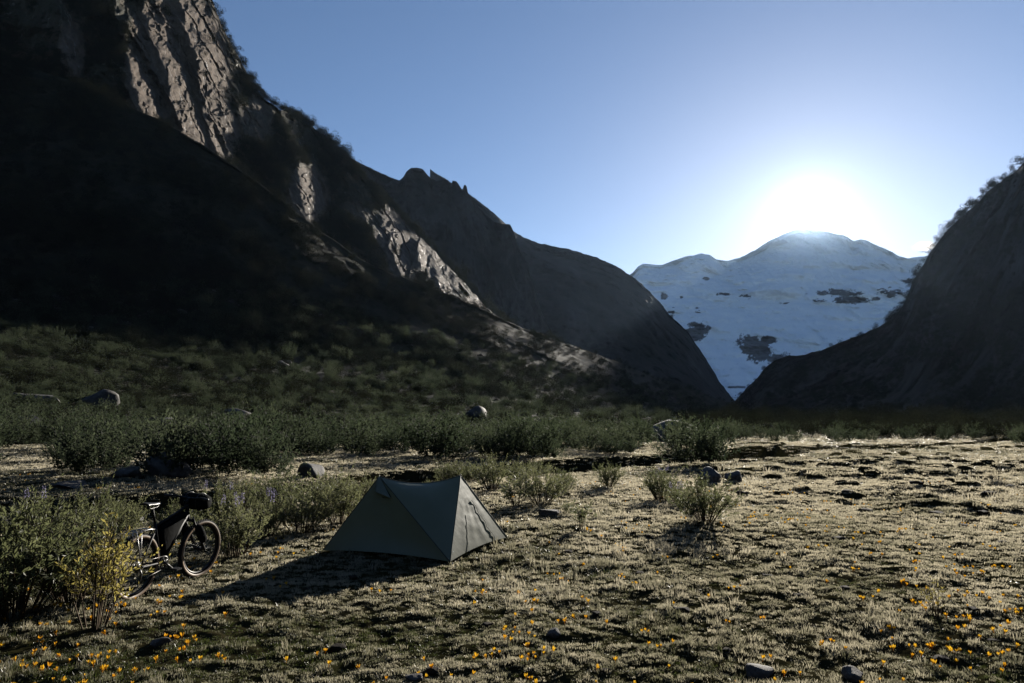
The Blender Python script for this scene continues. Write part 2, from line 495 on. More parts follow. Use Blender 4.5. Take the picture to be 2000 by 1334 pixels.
def dispB(X, Y, Z, PX, PY, v):
    jit = 14 * fbm(PX / 140, PY / 140, octv=2, seed=51)
    w = PX - .52 * PY + jit
    sm = slabmap(PX, PY)
    al = .46 * PX + .89 * PY
    def facets(w, al, pw, pl, g0, g1, off, seed):
        # long planar slabs: each cell is one flat facet, tilted and set back by its own amount
        u = w / pw; iu = np.floor(u); lw = al / pl + hsh(iu, iu * 0, iu * 0, seed) * 7 + .25 * (u - iu); il = np.floor(lw)
        r1, r2, r3 = [hsh(iu, il, iu * 0, seed + k) for k in (1, 2, 3)]
        e = np.clip((u - iu - .86) / .14, 0, 1)
        g = g0 + (g1 - g0) * r1
        return g * ((u - iu - .5) * (1 - e) - .5 * e) * pw / 1333 + off * (r2 - .5) * 2 + .25 * g * (lw - il - .5) * pl / 1333 * (r3 - .5)
    wm = PX - .3 * (PY - np.interp(PX, [0, 250, 350, 500, 600, 800, 950], [0, 130, 150, 260, 385, 470, 600])) + 9 * fbm(PX / 50, PY / 70, octv=2, seed=58) + 7 * np.round(2.2 * fbm(PX / 26, PY / 26, octv=3, seed=60)) / 2.2 + 3 * fbm(PX / 7, PY / 7, octv=3, seed=65)
    kx = [-700, 120, 128, 146, 152, 250, 258, 300, 304, 318, 322, 372, 376, 392, 396, 450, 470, 582, 590, 636, 646, 752, 760, 782, 787, 812, 816, 832, 836, 852, 856, 876, 882, 905, 912, 932, 938, 1010]
    kg = [.3, .4, 2.0, 2.0, .4, .4, 2.1, 2.0, .2, .2, 2.1, 2.0, .1, .1, 2.2, 2.0, .4, .4, 2.3, 2.1, .3, .3, 2.2, 2.2, .2, .2, 2.3, 2.3, .2, .2, 2.2, 2.2, .2, .2, 2.2, 2.2, .4, .7]
    xs = np.linspace(-900, 1300, 2200); gs = np.interp(xs, kx, kg) - .35
    cum = np.cumsum(gs) * (xs[1] - xs[0]) / 1333; cum -= np.interp(100, xs, cum)
    macro = np.interp(wm, xs, cum)
    w2 = w + 5 * fbm(PX / 23, PY / 23, octv=3, seed=56)
    big = facets(w2, al, 74, 360, -.3, .4, .006, 5) + facets(w2 + 11, al + 9 * fbm(PX / 15, PY / 15, octv=2, seed=59), 24, 130, -.45, .45, .0022, 8)
    rough = .035 * ridged(X / 40, Y / 40, Z / 75, 5, seed=52) + .018 * fbm(X / 12, Y / 12, Z / 20, 4, seed=53)
    edge = sstep(0, .08, v) * (1 - .85 * sstep(.88, 1.0, v))
    fd = np.exp(macro) * (1 + edge * (big * (.2 + .9 * sm) + rough * (1.0 - .78 * sm)))
    dpy = (5 * fbm(PX / 17, PY / 17, octv=4, seed=54)) * sstep(.05, .2, v)
    return dpy, fd
def rockB(X, Y, Z, nn, PX, PY, v):
    steep = 1 - sstep(.35, .62, np.abs(nn[..., 2]))
    nz = fbm(X / 18, Y / 18, Z / 30, 4, seed=57)
    return np.clip(1.25 * slabmap(PX, PY) + .55 * steep - .35 + .7 * nz, 0, 1) * (1 - .7 * sstep(.9, .97, v))
cliffB, PB, NB = terrain('near_cliff', 'steep granite cliff with sunlit brown slabs above the talus', pxB, rowsB, 400, M['cliff'], dispB, rockB, (1.4, .8))

# --- C: second ridge with rocky pinnacles
pxC = np.linspace(560, 1130, 330)
CREST_C = [(560, 215), (640, 270), (680, 306), (712, 322), (740, 336), (765, 347), (780, 352), (788, 345), (794, 334), (803, 328), (815, 327), (826, 331), (834, 341), (842, 350), (852, 353), (860, 352), (868, 350), (876, 352), (881, 360),
           (884, 352), (891, 354), (899, 366), (903, 372), (906, 362), (911, 362), (914, 377), (922, 388), (935, 404), (950, 420), (965, 432), (980, 437), (996, 438), (1002, 449), (1008, 470), (1020, 497), (1034, 530), (1045, 570), (1058, 610), (1080, 650), (1130, 700)]
cc = interp(CREST_C, pxC)[0]
dC = np.interp(pxC, [560, 800, 960, 1130], [1500, 1600, 1620, 1380])
kC = np.interp(pxC, [560, 880, 1000, 1130], [.82, .86, .97, .985])
rowsC = [(np.full_like(pxC, 730.0), dC * kC), (730 + (cc - 730) * .45, dC * (kC + (1 - kC) * .35)), (730 + (cc - 730) * .88, dC * (kC + (1 - kC) * .8)), (cc, dC)]
def dispC(X, Y, Z, PX, PY, v):
    e = 1 - .8 * sstep(.9, 1, v)
    w = PX - .35 * PY
    fd = 1 + e * (.035 * ridged(X / 90, Y / 90, Z / 160, 5, seed=61) + .02 * ridged(w / 40, PY / 160, octv=3, seed=62))
    return 3 * fbm(PX / 14, PY / 14, octv=4, seed=63) * sstep(.05, .2, v) * (1 - .4 * sstep(.9, 1, v)), fd
def rockC(X, Y, Z, nn, PX, PY, v):
    return sstep(.0, .5, .5 * (1 - np.abs(nn[..., 2])) + .8 * fbm(X / 50, Y / 50, Z / 90, 4, seed=64) - .1)
terrain('pinnacle_ridge', 'dark ridge with rocky pinnacles along its crest', pxC, rowsC, 170, M['far_slope'], dispC, rockC)

# --- D: third, smooth shouldered ridge
pxD = np.linspace(840, 1470, 300)
CREST_D = [(840, 330), (905, 372), (940, 396), (985, 434), (1000, 450), (1020, 462), (1045, 472), (1080, 481), (1112, 486), (1150, 499), (1165, 503), (1190, 513), (1210, 522), (1232, 538), (1250, 552), (1272, 572), (1290, 592), (1305, 612),
           (1325, 630), (1345, 650), (1362, 676), (1378, 700), (1392, 722), (1405, 745), (1420, 765), (1440, 788), (1470, 806)]
cd = interp(CREST_D, pxD)[0]
dD = np.interp(pxD, [840, 1100, 1470], [2100, 2200, 2300])
rowsD = [(np.full_like(pxD, 812.0), dD * .68), (812 + (cd - 812) * .45, dD * .80), (812 + (cd - 812) * .86, dD * .93), (cd, dD)]
def dispD(X, Y, Z, PX, PY, v):
    e = 1 - .8 * sstep(.9, 1, v)
    fd = 1 + e * (.03 * ridged(X / 170, Y / 170, Z / 300, 4, seed=71) + .012 * fbm(X / 50, Y / 50, Z / 50, 4, seed=72))
    return 2.2 * fbm(PX / 12, PY / 12, octv=4, seed=73) * sstep(.05, .2, v), fd
def rockD(X, Y, Z, nn, PX, PY, v):
    return sstep(.1, .6, .35 * (1 - np.abs(nn[..., 2])) + .8 * fbm(X / 90, Y / 90, Z / 150, 4, seed=74))
terrain('shoulder_ridge', 'smooth dark shoulder ridge in front of the glacier', pxD, rowsD, 150, M['far_slope'], dispD, rockD)

# --- F: right-hand mountainside
pxF = np.linspace(1425, 3300, 420)
CREST_F = [(1425, 792), (1440, 778), (1455, 762), (1475, 742), (1495, 716), (1515, 703), (1540, 695), (1580, 692), (1610, 682), (1640, 668), (1675, 656), (1710, 641), (1740, 624), (1757, 604), (1768, 588), (1778, 562), (1790, 538),
           (1803, 515), (1815, 494), (1830, 474), (1850, 450), (1872, 430), (1900, 404), (1915, 388), (1930, 371), (1950, 358), (1972, 344), (2000, 318), (2200, 150), (2600, -100), (3300, -500)]
cf = interp(CREST_F, pxF)[0]
dF = interp([(1425, 2300), (1500, 2050), (1740, 1600), (1800, 1350), (2000, 950), (2600, 640), (3300, 520)], pxF)[0]
gF = interp([(1425, 1500, -3), (1500, 1250, -3), (1700, 900, -3), (2000, 560, -3), (2600, 330, -3), (3300, 250, -3)], pxF)
b = zrow([(p, a, c) for p, a, c in zip(pxF, *gF)], pxF)[0]
rowsF = [(b, gF[0]), (b + (cf - b) * .3, gF[0] + (dF - gF[0]) * .35), (b + (cf - b) * .8, gF[0] + (dF - gF[0]) * .8), (cf + (b - cf) * .05, dF * .985), (cf, dF)]
def dispF(X, Y, Z, PX, PY, v):
    e = sstep(0, .15, v) * (1 - .8 * sstep(.9, 1, v))
    w = PX + .6 * PY
    fd = 1 + e * (.06 * ridged(X / 120, Y / 120, Z / 120, 5, seed=81) + .03 * ridged(w / 60, PY / 260, octv=4, seed=82))
    return 4 * fbm(PX / 16, PY / 16, octv=4, seed=83) * sstep(.1, .25, v), fd
def rockF(X, Y, Z, nn, PX, PY, v):
    return sstep(.15, .6, .4 * (1 - np.abs(nn[..., 2])) + .8 * fbm(X / 50, Y / 50, Z / 70, 4, seed=84))
slopeF, PF, NF = terrain('right_mountainside', 'dark steep mountainside closing the valley on the right', pxF, rowsF, 190, M['far_slope'], dispF, rockF)

# --- E: snow mountain
pxE = np.linspace(1120, 1960, 560)
CREST_E = [(1100, 620), (1190, 575), (1236, 532), (1246, 520), (1256, 515), (1275, 517), (1292, 518), (1310, 511), (1335, 502), (1355, 499), (1370, 494), (1385, 498), (1400, 507), (1420, 509), (1445, 503), (1475, 488), (1500, 472), (1530, 458),
           (1555, 448), (1580, 446), (1605, 450), (1630, 455), (1650, 461), (1668, 470), (1682, 467), (1695, 472), (1712, 479), (1735, 489), (1755, 500), (1772, 505), (1790, 502), (1808, 499), (1840, 492), (1900, 500), (2050, 560)]
ce = interp(CREST_E, pxE)[0]
dE = np.full_like(pxE, 4400.0)
be = np.full_like(pxE, 800.0)
rowsE = [(be, dE * .56), (be + (680 - be), dE * .72), (np.maximum(ce + 20, 600.0), dE * .83), (ce + (600 - ce) * .35, dE * .95), (ce, dE)]
def dispE(X, Y, Z, PX, PY, v):
    e = 1 - .8 * sstep(.92, 1, v)
    fd = 1 + e * (.030 * ridged(X / 300, Y / 300, Z / 260, 5, seed=91) + .007 * ridged(X / 80, Y / 110, Z / 200, 4, seed=96) + .005 * fbm(X / 50, Y / 50, Z / 28, 5, gain=.62, seed=92))
    return 2.0 * fbm(PX / 16, PY / 16, octv=5, seed=93), fd
def rockE(X, Y, Z, nn, PX, PY, v):
    r = np.zeros_like(PX, dtype=float)
    n1 = fbm(PX / 15, PY / 5, octv=5, gain=.7, seed=94)
    for cx, cyy, rx, ry, k in ((1640, 572, 60, 9, .9), (1660, 586, 42, 9, 1.0), (1605, 588, 22, 5, .7), (1740, 572, 40, 13, .8), (1775, 548, 26, 8, .8), (1710, 583, 14, 6, .8), (1535, 592, 16, 4, .7), (1378, 544, 12, 6, .8), (1458, 578, 22, 7, .8), (1415, 574, 18, 4, .7),
                           (1297, 578, 10, 12, .9), (1330, 582, 6, 6, .7), (1362, 606, 14, 8, .7), (1400, 575, 8, 4, .7), (1590, 540, 30, 6, .45), (1690, 530, 40, 7, .4), (1310, 612, 12, 16, .7)):
        q = ((PX - cx) / rx) ** 2 + ((PY - cyy) / ry) ** 2
        r = np.maximum(r, k * np.exp(-q) + 0)
    r = sstep(.50, .58, r * .9 + .50 * n1)
    out = np.zeros_like(r)
    for cx, cyy, rx, ry, sk in ((1479, 683, 34, 27, -.45), (1515, 701, 20, 12, -.5), (1358, 648, 26, 20, .3), (1500, 665, 20, 9, -.3), (1440, 756, 24, 2.5, -.1)):
        q = ((PX - cx + sk * (PY - cyy)) / rx) ** 2 + ((PY - cyy) / ry) ** 2
        out = np.maximum(out, 1 - sstep(.75, 1.0, q + 1.1 * fbm(PX / 11, PY / 8, octv=5, gain=.65, seed=95)))
    return np.maximum(r, out)
terrain('snow_mountain', 'glaciated snow mountain with rock bands under the sun', pxE, rowsE, 300, M['snow'], dispE, rockE, (1.25, .5))

# --- unseen valley walls, added behind and beside the viewpoint to cut skylight
def back_walls():
    th = np.radians(np.linspace(57, 306, 200)); v = np.linspace(0, 1, 40)
    T, V = np.meshgrid(th, v)
    foot = 210 + 60 * np.sin(T * 3) + 420 * np.exp(-((T - math.pi) / .28) ** 2)
    R = foot + V * 420
    x, y = np.sin(T) * R, np.cos(T) * R
    z = -2 + 330 * V ** 1.2 * (1 - .45 * np.exp(-((T - math.pi) / .35) ** 2)) + V * 40 * ridged(x / 110, y / 110, octv=4, seed=101)
    v3 = np.stack([x, y, z], -1).reshape(-1, 3)
    o = mesh('unseen_valley_walls', v3, grid_faces(200, 40), M['far_slope'])
    fattr(o, 'rock', sstep(.1, .5, fbm(x / 40, y / 40, z / 40, 4, seed=102)))
    tag(o, 'unseen dark mountainsides added beside and behind the camp to cut skylight', None, kind='structure')
back_walls()

# ------------------------------------------------------------------ scattering helper (one object of "stuff" per mass)
def scatter(name, pts, rot, scl, tint, protos, label, pick=None):
    me = bpy.data.meshes.new(name); me.vertices.add(len(pts))
    me.vertices.foreach_set('co', np.asarray(pts, np.float32).ravel())
    o = link(name, me)
    a = me.attributes.new('rot', 'FLOAT_VECTOR', 'POINT'); a.data.foreach_set('vector', np.asarray(rot, np.float32).ravel())
    a = me.attributes.new('scl', 'FLOAT_VECTOR', 'POINT'); a.data.foreach_set('vector', np.asarray(scl, np.float32).ravel())
    fattr(o, 'tint', tint)
    a = me.attributes.new('pick', 'INT', 'POINT'); a.data.foreach_set('value', np.asarray(pick if pick is not None else rng.integers(0, len(protos), len(pts)), np.int32))
    g = bpy.data.node_groups.new(name + '_nodes', 'GeometryNodeTree')
    g.interface.new_socket('Geometry', in_out='INPUT', socket_type='NodeSocketGeometry')
    g.interface.new_socket('Geometry', in_out='OUTPUT', socket_type='NodeSocketGeometry')
    gi = g.nodes.new('NodeGroupInput'); go = g.nodes.new('NodeGroupOutput')
    iop = g.nodes.new('GeometryNodeInstanceOnPoints'); jg = g.nodes.new('GeometryNodeJoinGeometry')
    for p in reversed(protos):
        oi = g.nodes.new('GeometryNodeObjectInfo'); oi.inputs['Object'].default_value = p; oi.inputs['As Instance'].default_value = True
        oi.transform_space = 'ORIGINAL'
        g.links.new(oi.outputs['Geometry'], jg.inputs[0])
    def attr(nm, ty):
        q = g.nodes.new('GeometryNodeInputNamedAttribute'); q.data_type = ty; q.inputs['Name'].default_value = nm; return q.outputs[0]
    g.links.new(gi.outputs[0], iop.inputs['Points']); g.links.new(jg.outputs[0], iop.inputs['Instance'])
    iop.inputs['Pick Instance'].default_value = True
    g.links.new(attr('pick', 'INT'), iop.inputs['Instance Index'])
    g.links.new(attr('rot', 'FLOAT_VECTOR'), iop.inputs['Rotation']); g.links.new(attr('scl', 'FLOAT_VECTOR'), iop.inputs['Scale'])
    g.links.new(iop.outputs[0], go.inputs[0])
    md = o.modifiers.new('scatter', 'NODES'); md.node_group = g
    tag(o, label, None, kind='stuff')
    return o

def proto(name, v, f, mt, smooth=False):
    o = mesh(name, v, f, mt, smooth); COL.objects.unlink(o); return o

# ------------------------------------------------------------------ plants
def leaf_quads(P, D, L, Wd, rg):
    """diamond leaves at P along D with length L, width Wd"""
    n = len(P); D = D / (np.linalg.norm(D, axis=1)[:, None] + 1e-9)
    r = rg.normal(size=(n, 3)); S = np.cross(D, r); S /= np.linalg.norm(S, axis=1)[:, None] + 1e-9
    U = np.cross(S, D)
    L = np.broadcast_to(L, (n,))[:, None]; Wd = np.broadcast_to(Wd, (n,))[:, None]
    v = np.stack([P, P + D * L * .45 + S * Wd * .5 + U * L * .05, P + D * L, P + D * L * .45 - S * Wd * .5 + U * L * .05], 1).reshape(-1, 3)
    return v, np.arange(n * 4).reshape(-1, 4)

def shrub_geo(seed, H=1.0, Wd=1.0, nst=26, sub=4, nl=26, ll=.05, lw=.014, lo=.25, upright=.6):
    rg = np.random.default_rng(seed)
    LV, LD, SV, SF = [], [], [], []; ends = []
    def stem(p0, p1, p2, r0, r1):
        t = np.linspace(0, 1, 5)[:, None]
        q = (1 - t) ** 2 * p0 + 2 * t * (1 - t) * p1 + t ** 2 * p2
        b = len(SV); rr = np.linspace(r0, r1, 5)
        for c, r in zip(q, rr):
            for k in range(3):
                w = k * 2.0944; SV.append((c[0] + r * math.cos(w), c[1] + r * math.sin(w), c[2]))
        for i in range(4):
            for k in range(3):
                SF.append((b + i * 3 + k, b + i * 3 + (k + 1) % 3, b + i * 3 + 3 + (k + 1) % 3, b + i * 3 + 3 + k))
    def leaves(p0, p1, p2, n, a, lscale):
        t = rg.uniform(a, 1, n)[:, None]
        q = (1 - t) ** 2 * p0 + 2 * t * (1 - t) * p1 + t ** 2 * p2
        d = 2 * (1 - t) * (p1 - p0) + 2 * t * (p2 - p1); d /= np.linalg.norm(d, axis=1)[:, None] + 1e-9
        LV.append(q); LD.append(d * .9 + rg.normal(size=(n, 3)) * .55)
    for s in range(nst):
        az = rg.uniform(0, 2 * math.pi); rad = math.sqrt(rg.uniform(0, 1))
        h = H * (1 - .38 * rad ** 2) * rg.uniform(.72, 1.05)
        p0 = np.array([math.cos(az), math.sin(az), 0]) * rad * Wd * .12 + np.array([0, 0, -.03])
        p2 = np.array([math.cos(az) * rad * Wd * .5, math.sin(az) * rad * Wd * .5, h])
        p1 = np.array([p2[0] * (1 - upright) * 1.1, p2[1] * (1 - upright) * 1.1, h * .55]) + p0 * upright
        p2 = p2 + rg.normal(size=3) * .03 * H
        stem(p0, p1, p2, .006 * H + .003, .002)
        leaves(p0, p1, p2, nl, lo + .12, 1); ends.append((p2, p2 - p1))
        for k in range(sub):
            t = rg.uniform(lo, .85)
            b = (1 - t) ** 2 * p0 + 2 * t * (1 - t) * p1 + t ** 2 * p2
            dd = (p2 - p0) * .3 + rg.normal(size=3) * np.array([1, 1, .4]) * .16 * H
            dd[2] = abs(dd[2]) + .08 * H
            q2 = b + dd * rg.uniform(.5, 1.0); q1 = b + dd * .4 * np.array([1.2, 1.2, .6])
            stem(b, q1, q2, .003 * H + .0015, .0012)
            leaves(b, q1, q2, int(nl * .8), .15, 1); ends.append((q2, q2 - q1))
    P = np.concatenate(LV); D = np.concatenate(LD)
    v, f = leaf_quads(P, D, ll * rg.uniform(.6, 1.25, len(P)), lw * rg.uniform(.7, 1.3, len(P)), rg)
    return v, f, SV, SF, ends

def spike_geo(rg, h=.16):
    n = 46; t = rg.uniform(0, 1, n); az = rg.uniform(0, 2 * math.pi, n); r = .018 * (1 - .6 * t) + .004
    P = np.stack([np.cos(az) * r, np.sin(az) * r, t * h], -1)
    D = np.stack([np.cos(az), np.sin(az), .5 + 0 * az], -1)
    return leaf_quads(P, D, .02 * (1 - .4 * t), .016, rg)
_sv, _sf = spike_geo(rng)
SPIKE = bpy.data.meshes.new('flower_spike'); _o = mesh('flower_spike', _sv, _sf, M['lupin'], False); SPIKE = _o.data; bpy.data.objects.remove(_o)

SHRUBS = {}
def shrub_kind(key, leafm, **k):
    v, f, sv, sf, ends = shrub_geo(**k)
    a = mesh('foliage', v, f, leafm, False); b = mesh('stems', sv, sf, M['stem'], True)
    SHRUBS[key] = (a.data, b.data, ends, k.get('H', 1.0), k.get('Wd', 1.0))
    bpy.data.objects.remove(a); bpy.data.objects.remove(b)
for i in range(4):
    shrub_kind(f'bush{i}', M['leaf'], seed=100 + i, H=1.0, Wd=1.15, nst=34, sub=5, nl=30, ll=.055, lw=.015, lo=.18)
shrub_kind('yellow', M['leaf_yellow'], seed=120, H=1.0, Wd=.7, nst=15, sub=6, nl=15, ll=.05, lw=.016, lo=.3)
shrub_kind('sprig', M['leaf'], seed=121, H=1.0, Wd=.6, nst=8, sub=4, nl=16, ll=.09, lw=.026, lo=.25)
shrub_kind('twig', M['leaf_yellow'], seed=122, H=1.0, Wd=.6, nst=9, sub=3, nl=5, ll=.07, lw=.016, lo=.4)
for i in range(4):
    shrub_kind(f'thick{i}', M['leaf_dark'], seed=140 + i, H=1.0, Wd=1.25, nst=30, sub=4, nl=17, ll=.075, lw=.024, lo=.12)

def ground_hit(px, py):
    x, y, z = [float(q) for q in ray(px, py)]
    t = -CAMZ / z; gz = 0
    for _ in range(12):
        t = (gz - CAMZ) / z; gz = float(ground_z(x * t, y * t))
    return x * t, y * t, gz

def shrub(key, px, py, hpx, wpx, label, cat='shrub', group=None, lup=0, rz=None, name='shrub', seed=0):
    x, y, z = ground_hit(px, py)
    fol, stm, ends, H, Wd = SHRUBS[key]
    k = y / F * 1.0
    t = empty(name, (x, y, z - .02), rz if rz is not None else random.uniform(0, 6.28))
    t.scale = (wpx * k / Wd, wpx * k / Wd, hpx * k / H)
    link('foliage', fol, t); link('stems', stm, t)
    rg = np.random.default_rng(int(px * 7 + py))
    if lup:
        top = sorted([e for e in ends if e[0][2] < .9 * H], key=lambda e: -e[0][2])[:lup * 3]
        for q in rg.choice(len(top), lup, replace=False):
            e = top[q]; s = link('flower_spike', SPIKE, t); s.location = e[0]
            s.scale = (1 / t.scale.x, 1 / t.scale.y, 1 / t.scale.z)
            s.rotation_euler = (rg.normal() * .2, rg.normal() * .2, rg.uniform(0, 6))
    tag(t, label, cat, group); return t

NEAR = [
 ('bush0', 30, 1205, 225, 300, 'tall grey green shrub filling the left edge of the picture', 0),
 ('bush1', 140, 1172, 175, 210, 'dense grey green shrub just left of the bicycle rear wheel', 0),
 ('bush2', 75, 1095, 140, 220, 'shrub with violet flower spikes behind the tall shrub at left edge', 2),
 ('bush3', 190, 1075, 120, 90, 'narrow upright shrub rising between the left shrubs and the stream', 0),
 ('bush3', 345, 1050, 72, 90, 'low shrub standing behind the bicycle frame', 0),
 ('bush1', 455, 1088, 118, 130, 'shrub with violet flower spikes right beside the bicycle front wheel', 5),
 ('bush2', 515, 1050, 85, 100, 'small shrub between the flowering shrub and the round one', 3),
 ('bush0', 588, 1040, 100, 130, 'round grey green shrub left of the tent, second from it', 0),
 ('bush3', 662, 1022, 92, 110, 'shrub directly behind the left slope of the tent', 0),
 ('bush2', 712, 985, 60, 80, 'shrub peeking over the left shoulder of the tent', 0),
 ('bush1', 882, 946, 48, 70, 'shrub standing behind the right peak of the tent', 0),
 ('bush0', 846, 946, 36, 40, 'small shrub behind the middle of the tent ridge', 0),
 ('bush3', 960, 958, 66, 90, 'shrub at the left end of the clump right of the tent', 0),
 ('bush2', 1010, 945, 46, 70, 'shrub at the back of the clump right of the tent', 0),
 ('bush0', 1058, 982, 74, 122, 'widest shrub in the clump right of the tent', 0),
 ('sprig', 1010, 992, 62, 60, 'thin stalky shrub in front of the clump right of the tent', 0),
 ('bush1', 1100, 958, 44, 60, 'shrub at the right end of the clump right of the tent', 0),
 ('bush2', 1188, 952, 50, 66, 'single small shrub on the turf before the cut bank', 0),
 ('bush1', 1290, 974, 64, 96, 'left shrub of the pair beside the two boulders', 2),
 ('bush3', 1375, 1020, 88, 142, 'dark broad shrub in front of the two boulders', 0),
 ('bush0', 1330, 990, 40, 60, 'small shrub with pale violet spikes between the pair by the boulders', 3),
 ('sprig', 1134, 1032, 54, 46, 'lone upright sapling shrub on the open turf', 0),
 ('yellow', 185, 1228, 205, 150, 'yellow leaved twiggy shrub in front of the bicycle rear wheel', 0),
 ('twig', 1832, 1205, 76, 60, 'sparse twiggy plant alone on the right foreground turf', 0),
 ('sprig', 1110, 1006, 30, 30, 'tiny leafy sprig beside the dark stone right of the tent', 0),
 ('bush1', 545, 1012, 92, 120, 'shrub behind the round grey green one left of the tent', 0),
 ('bush3', 420, 1030, 84, 100, 'shrub behind the bicycle front wheel and handlebar bag', 2),
 ('bush0', 640, 990, 66, 110, 'broad low shrub behind the left corner of the tent', 0),
 ('bush2', 480, 1000, 70, 100, 'shrub on the near stream bank above the flowering one', 0),
 ('bush1', 240, 1040, 70, 90, 'low shrub between the stream stones and the bicycle saddle', 0),
 ('bush2', 925, 930, 40, 70, 'shrub on the stream bank right behind the tent peak', 0),
 ('bush0', 1045, 932, 34, 60, 'small shrub on the stream bank behind the clump', 0),
 ('twig', 470, 965, 42, 40, 'sparse dry twigs standing on the grassy stream bank at left', 0),
]
for key, px, py, hp, wp, lab, lup in NEAR: shrub(key, px, py, hp, wp, lab, lup=lup)

# shrubs of the thicket across the stream, on the lower slope and on the far flat
near_pts = PA[PA[..., 1] < 150].reshape(-1, 3)
def surf_z(x, y):
    d = np.hypot(near_pts[:, 0] - x, near_pts[:, 1] - y); i = int(d.argmin())
    g = float(ground_z(x, y))
    return max(g, float(near_pts[i, 2])) if d[i] < max(1.0, .03 * y) else g

def mass(nmax, gen, label, group, hlo, hhi, keys, mind):
    done = []; tries = 0
    while len(done) < nmax and tries < nmax * 30:
        tries += 1
        x, y = gen()
        if float(dist_stream(np.array(x), np.array(y))[0]) < 1.9: continue
        if any((x - a) ** 2 + (y - b) ** 2 < (mind * (.6 + y / 60)) ** 2 for a, b in done): continue
        done.append((x, y)); z = surf_z(x, y)
        fol, stm, ends, H, Wd = SHRUBS[random.choice(keys)]
        h = random.uniform(hlo, hhi); w = h * random.uniform(.85, 1.3)
        o = link('thicket_shrub', fol); o.location = (x, y, z - .05)
        o.rotation_euler = (0, 0, random.uniform(0, 6.28)); o.scale = (w, w, h)
        px = float(proj(x, y, z)[0]); lb = [l for e, l in label if px < e][0]
        tag(o, lb, 'shrub', group + ', ' + lb.split(',')[-1].strip())
def gpx(p0, p1, d0, d1):
    def f():
        d = math.exp(random.uniform(math.log(d0), math.log(d1))); p = random.uniform(p0, p1)
        x, y, z = pix(p, 800, d); return float(x), float(y)
    return f
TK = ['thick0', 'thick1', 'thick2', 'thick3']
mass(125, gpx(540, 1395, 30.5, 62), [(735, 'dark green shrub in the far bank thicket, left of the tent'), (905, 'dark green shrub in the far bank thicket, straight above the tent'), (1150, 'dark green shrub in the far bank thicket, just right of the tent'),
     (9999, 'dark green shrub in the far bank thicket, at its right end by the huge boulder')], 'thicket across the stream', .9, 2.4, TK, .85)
mass(70, gpx(-60, 560, 21, 66), [(210, 'grey green shrub on the lower left slope, near the picture edge'), (400, 'grey green shrub on the lower left slope, above the bicycle'), (9999, 'grey green shrub on the lower left slope, between bicycle and thicket')], 'lower left slope', .7, 2.5, TK, 1.0)
mass(60, gpx(1385, 2080, 52, 110), [(1650, 'small dark shrub on the far flat, behind the stream pool'), (9999, 'small dark shrub on the far flat, below the right mountainside')], 'far flat', 1.0, 2.0, TK, .8)
mass(25, gpx(1050, 1500, 62, 130), [(9999, 'small shrub on the slope foot, behind the thicket')], 'slope foot', .9, 1.6, TK, .9)

# ------------------------------------------------------------------ scrub masses on the mountainsides
def clump_proto(seed, n, ll, squash=1.0):
    rg = np.random.default_rng(seed)
    P = rg.normal(size=(n, 3)); P /= np.linalg.norm(P, axis=1)[:, None]
    k = rg.integers(0, 7, n); C = rg.normal(size=(7, 3)) * .26; C[:, 2] = np.abs(C[:, 2]) * squash
    P = C[k] + P * (.25 + .12 * rg.uniform(size=(n, 1))); P[:, 2] = P[:, 2] * squash + .35 * squash
    D = P - np.array([0, 0, .1]) + rg.normal(size=P.shape) * .35
    v, f = leaf_quads(P, D, ll * rg.uniform(.6, 1.3, n), ll * .5, rg)
    return proto('scrub_clump', v, f, M['scrub'])
CL = [clump_proto(200 + i, 420, .105, 1.0 + .25 * (i % 2)) for i in range(5)]

def sample_surface(P, n, px0, px1, py0, py1, vlo=0, vhi=1, keep=None):
    nv = len(P); a, b = int(vlo * (nv - 1)), int(vhi * (nv - 1))
    Q = P[a:b + 1]; qx, qy = proj(Q[..., 0], Q[..., 1], Q[..., 2])
    ar = np.abs((qx[1:, 1:] - qx[:-1, :-1]) * (qy[1:, :-1] - qy[:-1, 1:]) - (qx[1:, :-1] - qx[:-1, 1:]) * (qy[1:, 1:] - qy[:-1, :-1]))
    cx, cyy = qx[:-1, :-1], qy[:-1, :-1]
    ar = ar * ((cx > px0) & (cx < px1) & (cyy > py0) & (cyy < py1)) + 1e-9 * 0
    if keep is not None: ar = ar * keep(Q[:-1, :-1], cx, cyy)
    pr = ar.ravel() / ar.sum(); idx = rng.choice(len(pr), n, p=pr)
    i, j = np.unravel_index(idx, ar.shape); u, w = rng.uniform(size=(2, n, 1))
    return (Q[i, j] * (1 - u) * (1 - w) + Q[i, j + 1] * u * (1 - w) + Q[i + 1, j] * (1 - u) * w + Q[i + 1, j + 1] * u * w)

def proto_from(me):
    return bpy.data.objects.new('bush_form', me)

